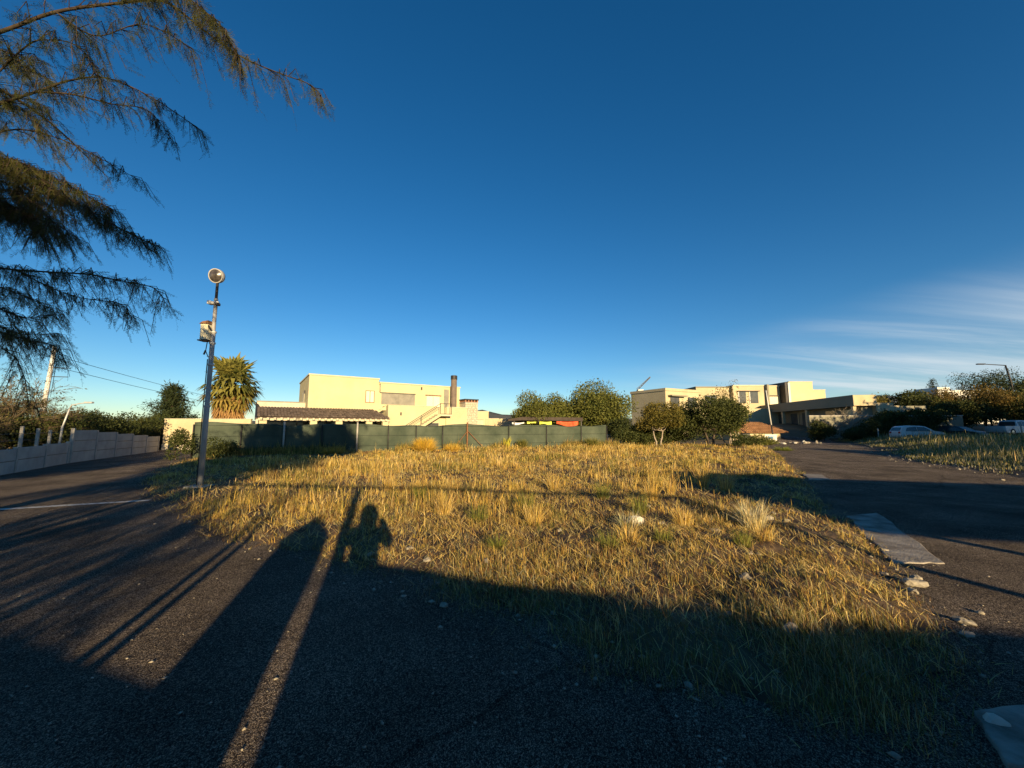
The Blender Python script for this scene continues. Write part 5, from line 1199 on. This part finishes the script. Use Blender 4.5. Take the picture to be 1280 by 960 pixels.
cw = car('parked_car', (63.6, 45.6, gz(63.6, 45.6) + 0.1), R(186), 'pale car nose to tail with the white pickup under the trees', hatch, 1.7, M['car_white'], (-1.25, 1.25),
         [[(-1.5, 0.98), (-1.35, 1.30), (-0.95, 1.38), (-0.55, 1.40), (-0.55, 0.96)], [(-0.47, 0.96), (-0.47, 1.40), (0.15, 1.36), (0.80, 0.98)]])
slab_glass(cw, (0.90, 1.02), (0.34, 1.37), 0.70, 0.58, 'windscreen')
# ------------------------------------------------------------------ the big tree overhead, upper left
ot = empty('overhanging_tree', (-8.6, 2.6, 0), 0, 'feathery-leaved tree whose branches hang over the road from the left', 'tree')
OT = Vector((-8.6, 2.6, 0))
_cp, _sp = math.cos(R(PITCH)), math.sin(R(PITCH))
def at(u, v, Y):
    a = (u - 640) / 481; b = (480 - v) / 481; d = Vector((a, _cp - b * _sp, _sp + b * _cp)); return Vector((0, 0, 1.6)) + d * (Y / d.y) - OT
wood = MB()
random.seed(55)
wood.tube([(0, 0, -0.2), (0.1, 0.1, 1.2), (0.0, 0.25, 2.4), (0.2, 0.35, 3.6), (0.35, 0.5, 4.8), (0.5, 0.6, 6.2), (0.5, 0.6, 7.4)], [0.24, 0.20, 0.18, 0.15, 0.12, 0.08, 0.03], 10)
hub = [Vector((0.0, 0.25, 2.4)), Vector((0.2, 0.35, 3.6)), Vector((0.35, 0.5, 4.8)), Vector((0.5, 0.6, 6.2))]
fr_pos = []   # (point, outward dir, size)
twigs = MB()
def smooth_path(pts, n):
    out = []
    for i in range(n + 1):
        t = i / n * (len(pts) - 1); k = min(int(t), len(pts) - 2); f = t - k
        p0 = pts[max(k - 1, 0)]; p1 = pts[k]; p2 = pts[k + 1]; p3 = pts[min(k + 2, len(pts) - 1)]
        out.append(0.5 * ((2 * p1) + (p2 - p0) * f + (2 * p0 - 5 * p1 + 4 * p2 - p3) * f * f + (3 * p1 - p0 - 3 * p2 + p3) * f * f * f))
    return out
def limb(pts, r0, r1, dens, tw_len, droop=0.5, n=26, fsize=0.20, start=0.0, up=0.25):
    path = smooth_path(pts, n); wood.tube(path, [r0 + (r1 - r0) * (i / n) for i in range(n + 1)], 6)
    for i in range(n):
        if i / n < start: continue
        seg = path[i + 1] - path[i]; d = seg.normalized(); k = dens * seg.length
        cnt = int(k) + (random.random() < k - int(k))
        for _ in range(cnt):
            p = path[i].lerp(path[i + 1], random.random()); a = random.uniform(0, 6.28)
            side = d.cross(Vector((0, 0, 1))).normalized(); perp = side * math.cos(a) + Vector((0, 0, 1)) * math.sin(a) * up
            L = tw_len * random.uniform(0.35, 1.0) * (1 - 0.45 * i / n); e = (d * random.uniform(0.3, 0.9) + perp * 0.8).normalized()
            q1 = p + e * L * 0.5 + Vector((0, 0, 0.02)); q2 = p + e * L - Vector((0, 0, droop * L * random.uniform(0.5, 1.1)))
            twigs.tube([p, q1, q2], [0.006, 0.0045, 0.0025], 3, False)
            nf = max(2, int(L / 0.045))
            for j in range(nf):
                t = (j + random.random()) / nf; c = p.lerp(q1, t * 2) if t < 0.5 else q1.lerp(q2, t * 2 - 1)
                fr_pos.append((c, e, fsize * random.uniform(0.6, 1.15)))
        if random.random() < 0.5: fr_pos.append((path[i], d, fsize * 0.9))
    for j in range(4): fr_pos.append((path[-1], (path[-1] - path[-2]).normalized(), fsize))
Y1, Y2, Y3, Y4, Y5 = 4.6, 4.9, 5.2, 5.0, 5.6
limb([hub[2], at(-120, 75, 4.2), at(0, 40, 4.3), at(70, 15, 4.4), at(150, 4, Y1), at(205, 2, Y1), at(255, 38, Y1), at(300, 70, Y1), at(345, 90, Y1), at(388, 106, Y1), at(402, 124, Y1)], 0.024, 0.004, 16, 0.55, 0.9, 44, 0.24, 0.15)
limb([at(150, 4, Y1), at(200, -20, 4.5), at(245, 5, 4.5), at(280, 40, 4.4), at(300, 80, 4.4)], 0.012, 0.003, 34, 0.5, 1.1, 18, 0.26)
limb([at(70, 15, 4.4), at(120, 45, 4.5), at(180, 30, 4.5), at(240, 60, 4.6)], 0.010, 0.003, 22, 0.5, 1.1, 16, 0.24)
limb([hub[1], at(-90, 165, 4.6), at(0, 130, 4.7), at(45, 115, 4.7), at(90, 100, Y2), at(135, 98, Y2), at(190, 122, Y2), at(250, 162, Y2)], 0.024, 0.004, 16, 0.55, 0.9, 36, 0.22, 0.2)
limb([at(45, 115, 4.7), at(90, 118, 4.8), at(140, 130, 4.9), at(185, 138, 5.0), at(215, 175, 5.0)], 0.012, 0.003, 18, 0.45, 1.0, 18, 0.20)
limb([at(-30, 120, 4.5), at(30, 60, 4.5), at(60, 50, 4.6), at(100, 60, 4.6), at(130, 110, 4.6)], 0.012, 0.003, 22, 0.55, 1.0, 18, 0.22)
limb([hub[1], at(-60, 175, 4.9), at(20, 162, 5.0), at(70, 172, 5.1), at(120, 195, 5.1), at(168, 222, 5.1)], 0.016, 0.003, 18, 0.5, 0.9, 28, 0.20, 0.3)
limb([hub[1], at(-80, 205, 5.0), at(0, 210, Y3), at(60, 235, Y3), at(110, 262, Y3), at(150, 286, Y3), at(196, 308, Y3)], 0.022, 0.003, 40, 0.65, 0.8, 40, 0.19, 0.2)
limb([hub[1], at(-80, 190, 5.2), at(-10, 195, 5.4), at(50, 215, 5.4), at(100, 240, 5.4), at(140, 262, 5.4)], 0.018, 0.003, 44, 0.75, 0.9, 30, 0.19, 0.2)
limb([hub[1], at(-60, 270, 5.4), at(10, 258, 5.5), at(60, 275, 5.5), at(100, 300, 5.5)], 0.016, 0.003, 26, 0.55, 0.9, 24, 0.19, 0.3)
limb([hub[0], at(-70, 320, 4.8), at(0, 335, Y4), at(60, 340, Y4), at(110, 343, Y4), at(155, 352, Y4), at(192, 360, Y4), at(208, 380, Y4)], 0.018, 0.004, 28, 0.6, 0.95, 40, 0.19, 0.2)
limb([at(20, 337, Y4), at(60, 358, 5.1), at(100, 372, 5.2), at(150, 380, 5.2), at(170, 400, 5.2)], 0.010, 0.003, 26, 0.45, 1.0, 18, 0.18)
limb([hub[0], at(-70, 400, 5.3), at(0, 416, Y5), at(35, 425, Y5), at(65, 432, Y5), at(74, 448, Y5)], 0.014, 0.003, 36, 0.6, 1.1, 28, 0.19, 0.25)
limb([hub[0], at(-50, 430, 5.5), at(10, 440, 5.7), at(30, 470, 5.7), at(35, 505, 5.7)], 0.010, 0.003, 20, 0.45, 1.1, 20, 0.18, 0.3)
for i in range(16):
    v0 = random.choice((150, 185, 200, 215, 230, 250, 110, 60, 360, 410)) + random.uniform(-15, 15); Yq = random.uniform(5.0, 6.2)
    limb([hub[1] if v0 < 300 else hub[0], at(-90, v0 - 5, Yq), at(-30, v0, Yq), at(25, v0 + random.uniform(0, 25), Yq), at(random.uniform(50, 95), v0 + random.uniform(15, 60), Yq)], 0.014, 0.003, 26, 0.6, 0.9, 22, 0.20, 0.3)
# the rest of the crown, out of the picture to the left and above
for i in range(16):
    a = random.uniform(1.0, 6.6); el = random.uniform(0.0, 1.1); L = random.uniform(2.2, 4.2); h0 = random.choice(hub[1:])
    d = Vector((math.cos(a) * math.cos(el), math.sin(a) * math.cos(el), math.sin(el)))
    if d.x > 0.3 and d.y > -0.3: d.x = -d.x
    e = h0 + d * L
    limb([h0, h0 + d * L * 0.35 + Vector((0, 0, 0.25)), h0 + d * L * 0.7 + Vector((0, 0, 0.25)), e - Vector((0, 0, 0.3))], 0.045, 0.004, 4, 0.7, 0.6, 18, 0.26, 0.2)
wood.build('trunk', M['twig'], ot, True); twigs.build('twigs', M['twig'], ot)
# feather leaves: a rachis with paired leaflets, hanging
NP = 10
def fronds(fp, name, m, parent, npair=NP):
    n = len(fp); P = np.array([tuple(f[0]) for f in fp]); D = np.array([tuple(f[1]) for f in fp]); S = np.array([f[2] for f in fp])
    d = D * 0.45 + rng.normal(0, 0.35, (n, 3)); d[:, 2] -= 0.75; d /= np.linalg.norm(d, axis=1)[:, None]
    s = np.cross(d, rng.normal(0, 1, (n, 3))); s /= np.linalg.norm(s, axis=1)[:, None]
    u = np.cross(d, s)
    t = (np.arange(npair) + 1) / npair
    C = P[:, None] + d[:, None] * (S[:, None] * t)[..., None] + u[:, None] * (0.12 * S[:, None] * t ** 2)[..., None]
    ll = S[:, None] * 0.26 * (1 - 0.55 * t ** 2)[None] * rng.uniform(0.6, 1.2, (n, npair))
    V = []; 
    w = 0.0038
    for sg in (-1, 1):
        e = s[:, None] * sg * 0.62 + d[:, None] * 0.75 + rng.normal(0, 0.16, (n, npair, 3))
        tip = C + e * ll[..., None]; mid = C + e * ll[..., None] * 0.5; o = d[:, None] * w * np.ones((1, npair, 1))
        V.append(np.stack([C, mid + o, tip, mid - o], 2))
    V = np.stack(V, 2).reshape(-1, 4, 3)
    # rachis
    r = np.stack([P - s * 0.0016, P + s * 0.0016, C[:, -1] + s * 0.001, C[:, -1] - s * 0.001], 1)
    V = np.concatenate([V, r]).reshape(-1, 3); b = np.arange(len(V) // 4) * 4
    return np_mesh(name, V, F4=np.stack([b, b + 1, b + 2, b + 3], 1), m=m, parent=parent)
print('FRONDS', len(fr_pos))
fronds(fr_pos, 'leaves', M['frond'], ot)

# ------------------------------------------------------------------ what stands behind the viewer and throws the shadows
# boundary wall in two heights, a capped pillar, gate post with a top rail
def wall_seg(name, A, B, h, t, label):
    A = Vector(A); B = Vector(B); d = B - A; e = empty(name, (A.x, A.y, 0), math.atan2(d.y, d.x), label, 'wall'); L = d.length
    MB().box(0, L, -t / 2, t / 2, -0.1, h - 0.06).build('wall_face', M['plaster'], e); MB().box(-0.02, L + 0.02, -t / 2 - 0.03, t / 2 + 0.03, h - 0.06, h).build('coping', M['concrete'], e, bevel=0.01)
    return e
SX = Vector((0.3206, -0.9472))       # toward the sun, on the ground
wall_seg('boundary_wall', (-9.0, 0.86), (-0.52, -2.03), 0.92, 0.2, 'low plastered boundary wall beside the gate pillar')
wall_seg('boundary_wall', (0.62, -2.35), (7.4, -4.3), 1.47, 0.2, 'higher plastered boundary wall beside the steel gate frame')
pl = empty('gate_pillar', (-0.31, -2.1, 0), R(-18), 'square gate pillar with a pointed cap', 'pillar')
MB().box(-0.24, 0.24, -0.2, 0.2, -0.1, 1.62).build('shaft', M['plaster'], pl, bevel=0.01)
MB().add([(-0.28, -0.24, 1.62), (0.28, -0.24, 1.62), (0.28, 0.24, 1.62), (-0.28, 0.24, 1.62), (0.04, 0, 1.98)], [(0, 1, 4), (1, 2, 4), (2, 3, 4), (3, 0, 4), (0, 3, 2, 1)]).build('cap', M['concrete'], pl)
gp = empty('gate_frame', (0.30, -2.28, 0), R(-10), 'steel gate frame with a long top rail', 'gate')
MB().box(-0.06, 0.06, -0.06, 0.06, -0.1, 2.58).build('post', M['dark_metal'], gp)
MB().box(7.2, 7.32, -0.06, 0.06, -0.1, 2.58).build('post', M['dark_metal'], gp)
MB().box(-5.4, -5.28, -0.06, 0.06, -0.1, 2.58).build('post', M['dark_metal'], gp)
MB().tube([(-5.5, 0, 2.6), (0, 0, 2.62), (7.5, 0, 2.6)], 0.04, 8).build('top_rail', M['dark_metal'], gp)
MB().box(0.10, 0.34, -0.03, 0.03, 0.05, 1.5).build('gate_leaf', M['dark_metal'], gp)
# unseen booth added to throw the shade band across the right road
gbx = empty('shade_booth', (9.0, -2.4, 0), R(-16), 'added unseen booth with an open band and deep roof, shading the right road', 'booth')
MB().box(0, 9.5, 0, 2.4, -0.1, 0.75).build('sill_wall', M['plaster'], gbx)
MB().box(-0.4, 9.9, -0.3, 2.7, 1.78, 2.86).build('roof', M['plaster'], gbx)
for s in (0.0, 3.0, 6.0, 9.3):
    MB().box(s, s + 0.14, 0.003, 0.14, 0.75, 1.78).build('post', M['dark_metal'], gbx); MB().box(s, s + 0.14, 2.2, 2.34, 0.75, 1.78).build('post', M['dark_metal'], gbx)
# street-side pole whose twin shadow crosses the left road
for i, dx in enumerate((0.0, 0.16)):
    tag(MB().tube([(-1.52 + dx, -1.55 - i * 0.1, -0.1), (-1.50 + dx, -1.55, 1.2), (-1.52 + dx, -1.55, 3.1)], 0.04, 8).build('bollard_pole', M['galv'], None, True), 'slim galvanised pole standing behind the low boundary wall', 'pole', 'twin poles behind the low wall')
# trees behind the viewer
GB = 'street trees behind the viewer'
random.seed(200)
def hang_lobes(c, rx, ry, z0, z1, n, seed, hang=8):
    L = round_lobes(rx, ry, z0, z1, n, seed, 0.22, 0.38); r = random.Random(seed)
    for i in range(hang): L.append((r.uniform(-rx, rx) * 0.85, r.uniform(-ry, ry) * 0.8, z0 - r.uniform(-0.2, 0.7), 0.16, 0.16, r.uniform(0.4, 0.9)))
    return L
tree('street_tree', (-0.7, -14, 0), 'spreading street tree with hanging twigs behind the boundary wall', 'tree', hang_lobes(0, 3.9, 3.2, 4.7, 7.8, 30, 201, 13) + [(2.4, 0, 8.6, 1.0, 1.0, 1.3), (3.0, 0, 7.9, 0.8, 0.9, 1.0)] * 2, 17000, 0.20, M['leaf_mid'], 3.2, 0.16, droop=0.4)  # raised lobes added to shade the overhanging limbs
tree('street_tree', (-10.5, -13, 0), 'dense street tree behind the low boundary wall', 'tree', hang_lobes(0, 4.6, 4.0, 2.6, 9.0, 30, 202, 10), 9000, 0.27, M['leaf_mid'], 3.0, 0.18)
tree('street_tree', (-18.5, -9, 0), 'wide street tree across the road from the lower precast wall', 'tree', hang_lobes(0, 4.4, 4.0, 2.2, 8.2, 26, 203, 8), 7000, 0.26, M['leaf_mid'], 3.0, 0.18)
tree('street_tree', (1.3, -13.2, 0), 'added unseen narrow tree shading the overhanging branches', 'tree', [(0.2, 0, 8.6, 1.2, 1.2, 1.2), (0.9, 0.2, 8.0, 0.9, 1.0, 1.0), (-0.6, 0, 7.9, 0.9, 1.0, 0.9), (0.3, -0.3, 9.2, 0.8, 0.9, 0.7), (-1.4, 0.2, 7.6, 0.8, 0.9, 0.8), (-2.2, 0, 7.7, 0.8, 1.0, 0.9), (-3.0, 0, 8.2, 0.8, 1.0, 1.1), (-3.8, 0.2, 8.0, 0.8, 1.0, 1.0)], 10000, 0.25, M['leaf_mid'], 6.5, 0.12)  # crown added out of view to keep the overhanging limbs dark
for i, (x, y, h) in enumerate([(-1.5, -6.0, 4.2), (-3.2, -6.6, 4.5), (-0.7, -8.0, 4.9), (-4.9, -7.4, 4.8), (0.6, -9.4, 5.0), (-6.0, -6.6, 4.6)]):  # unseen stems added so their shadows streak the left road
    thorn_tree('streak_sapling', (x, y, 0), h, 0.13, 'added unseen slender stem casting streaks on the left road', 230 + i, 210, 3, 4, group='stems added to streak the left road', lm=M['leaf_mid'])
# unseen trees added at right to darken the verge, cars and tree belt
for i, (x, y, h, r) in enumerate([(50, 24, 9.5, 5.0), (57, 25, 9.5, 5.0), (64, 26, 10, 5.0), (71, 26, 10, 5), (78, 27, 10, 5), (43.5, 14, 7.0, 4.2), (37, 5, 6.0, 4.0), (32, -3, 5.2, 3.6), (38.8, 12.2, 5.3, 3.0), (40.5, 22, 6.8, 3.4), (45.5, 23.5, 8.0, 3.8), (31.8, 4.0, 5.2, 3.0), (27.6, -4, 4.4, 2.4)]):
    random.seed(210 + i)
    tree('shade_tree', (x, y, 0), 'added unseen dense tree shading the right verge', 'tree', round_lobes(r, r * 0.7, 0.4, h, 26, 210 + i, 0.36, 0.5), 6000, 0.54, M['leaf_dark'], h * 0.4, 0.2, group='trees added to shade the right side')

# --- the person taking the picture
pe = empty('person', (0.03, -0.52, 0), 0, 'person in a dark hooded jacket holding up a phone', 'person')
def skin_body(name, verts, edges, radii, m, parent, root=0):
    me = bpy.data.meshes.new(name); me.from_pydata(verts, edges, []); me.materials.append(m)
    o = bpy.data.objects.new(name, me); col.objects.link(o); o.parent = parent
    sk = o.modifiers.new('skin', 'SKIN'); me.skin_vertices.new() if not me.skin_vertices else None
    for i, r in enumerate(radii): me.skin_vertices[0].data[i].radius = r if hasattr(r, '__len__') else (r, r)
    me.skin_vertices[0].data[root].use_root = True
    sb2 = o.modifiers.new('sub', 'SUBSURF'); sb2.levels = 2; sb2.render_levels = 2
    return o
bv = [(0, 0, 0.95), (0, 0, 1.15), (0, 0.0, 1.36), (0, 0.01, 1.45), (0, 0.03, 1.55), (0, 0.04, 1.66), (0, 0.03, 1.74),
      (0.19, 0, 1.40), (0.27, 0.12, 1.26), (0.14, 0.30, 1.46), (0.08, 0.35, 1.53), (-0.19, 0, 1.40), (-0.27, 0.12, 1.26), (-0.14, 0.30, 1.46), (-0.08, 0.35, 1.53),
      (0.10, 0, 0.86), (0.12, 0.02, 0.48), (0.13, -0.02, 0.09), (0.14, 0.14, 0.04), (-0.10, 0, 0.86), (-0.12, 0.02, 0.48), (-0.13, -0.02, 0.09), (-0.14, 0.14, 0.04)]
be = [(0, 1), (1, 2), (2, 3), (3, 4), (4, 5), (5, 6), (2, 7), (7, 8), (8, 9), (9, 10), (2, 11), (11, 12), (12, 13), (13, 14), (0, 15), (15, 16), (16, 17), (17, 18), (0, 19), (19, 20), (20, 21), (21, 22)]
br = [(0.17, 0.12), (0.16, 0.12), (0.17, 0.12), 0.06, (0.075, 0.085), (0.085, 0.10), (0.05, 0.06), 0.095, 0.08, 0.06, 0.045, 0.095, 0.08, 0.06, 0.045, 0.095, 0.07, 0.05, (0.045, 0.03), 0.095, 0.07, 0.05, (0.045, 0.03)]
body = skin_body('body', bv, be, br, M['jacket'], pe)
MB().box(-0.038, 0.038, 0.40, 0.409, 1.50, 1.60).build('phone', M['dark_metal'], pe, bevel=0.004)
hr = MB().lathe([(0.02, 1.83), (0.08, 1.815), (0.13, 1.76), (0.15, 1.67), (0.15, 1.58), (0.14, 1.50), (0.16, 1.44)], 14, Matrix.Translation((0, 0.005, 0))).build('hood', M['jacket'], pe, True)
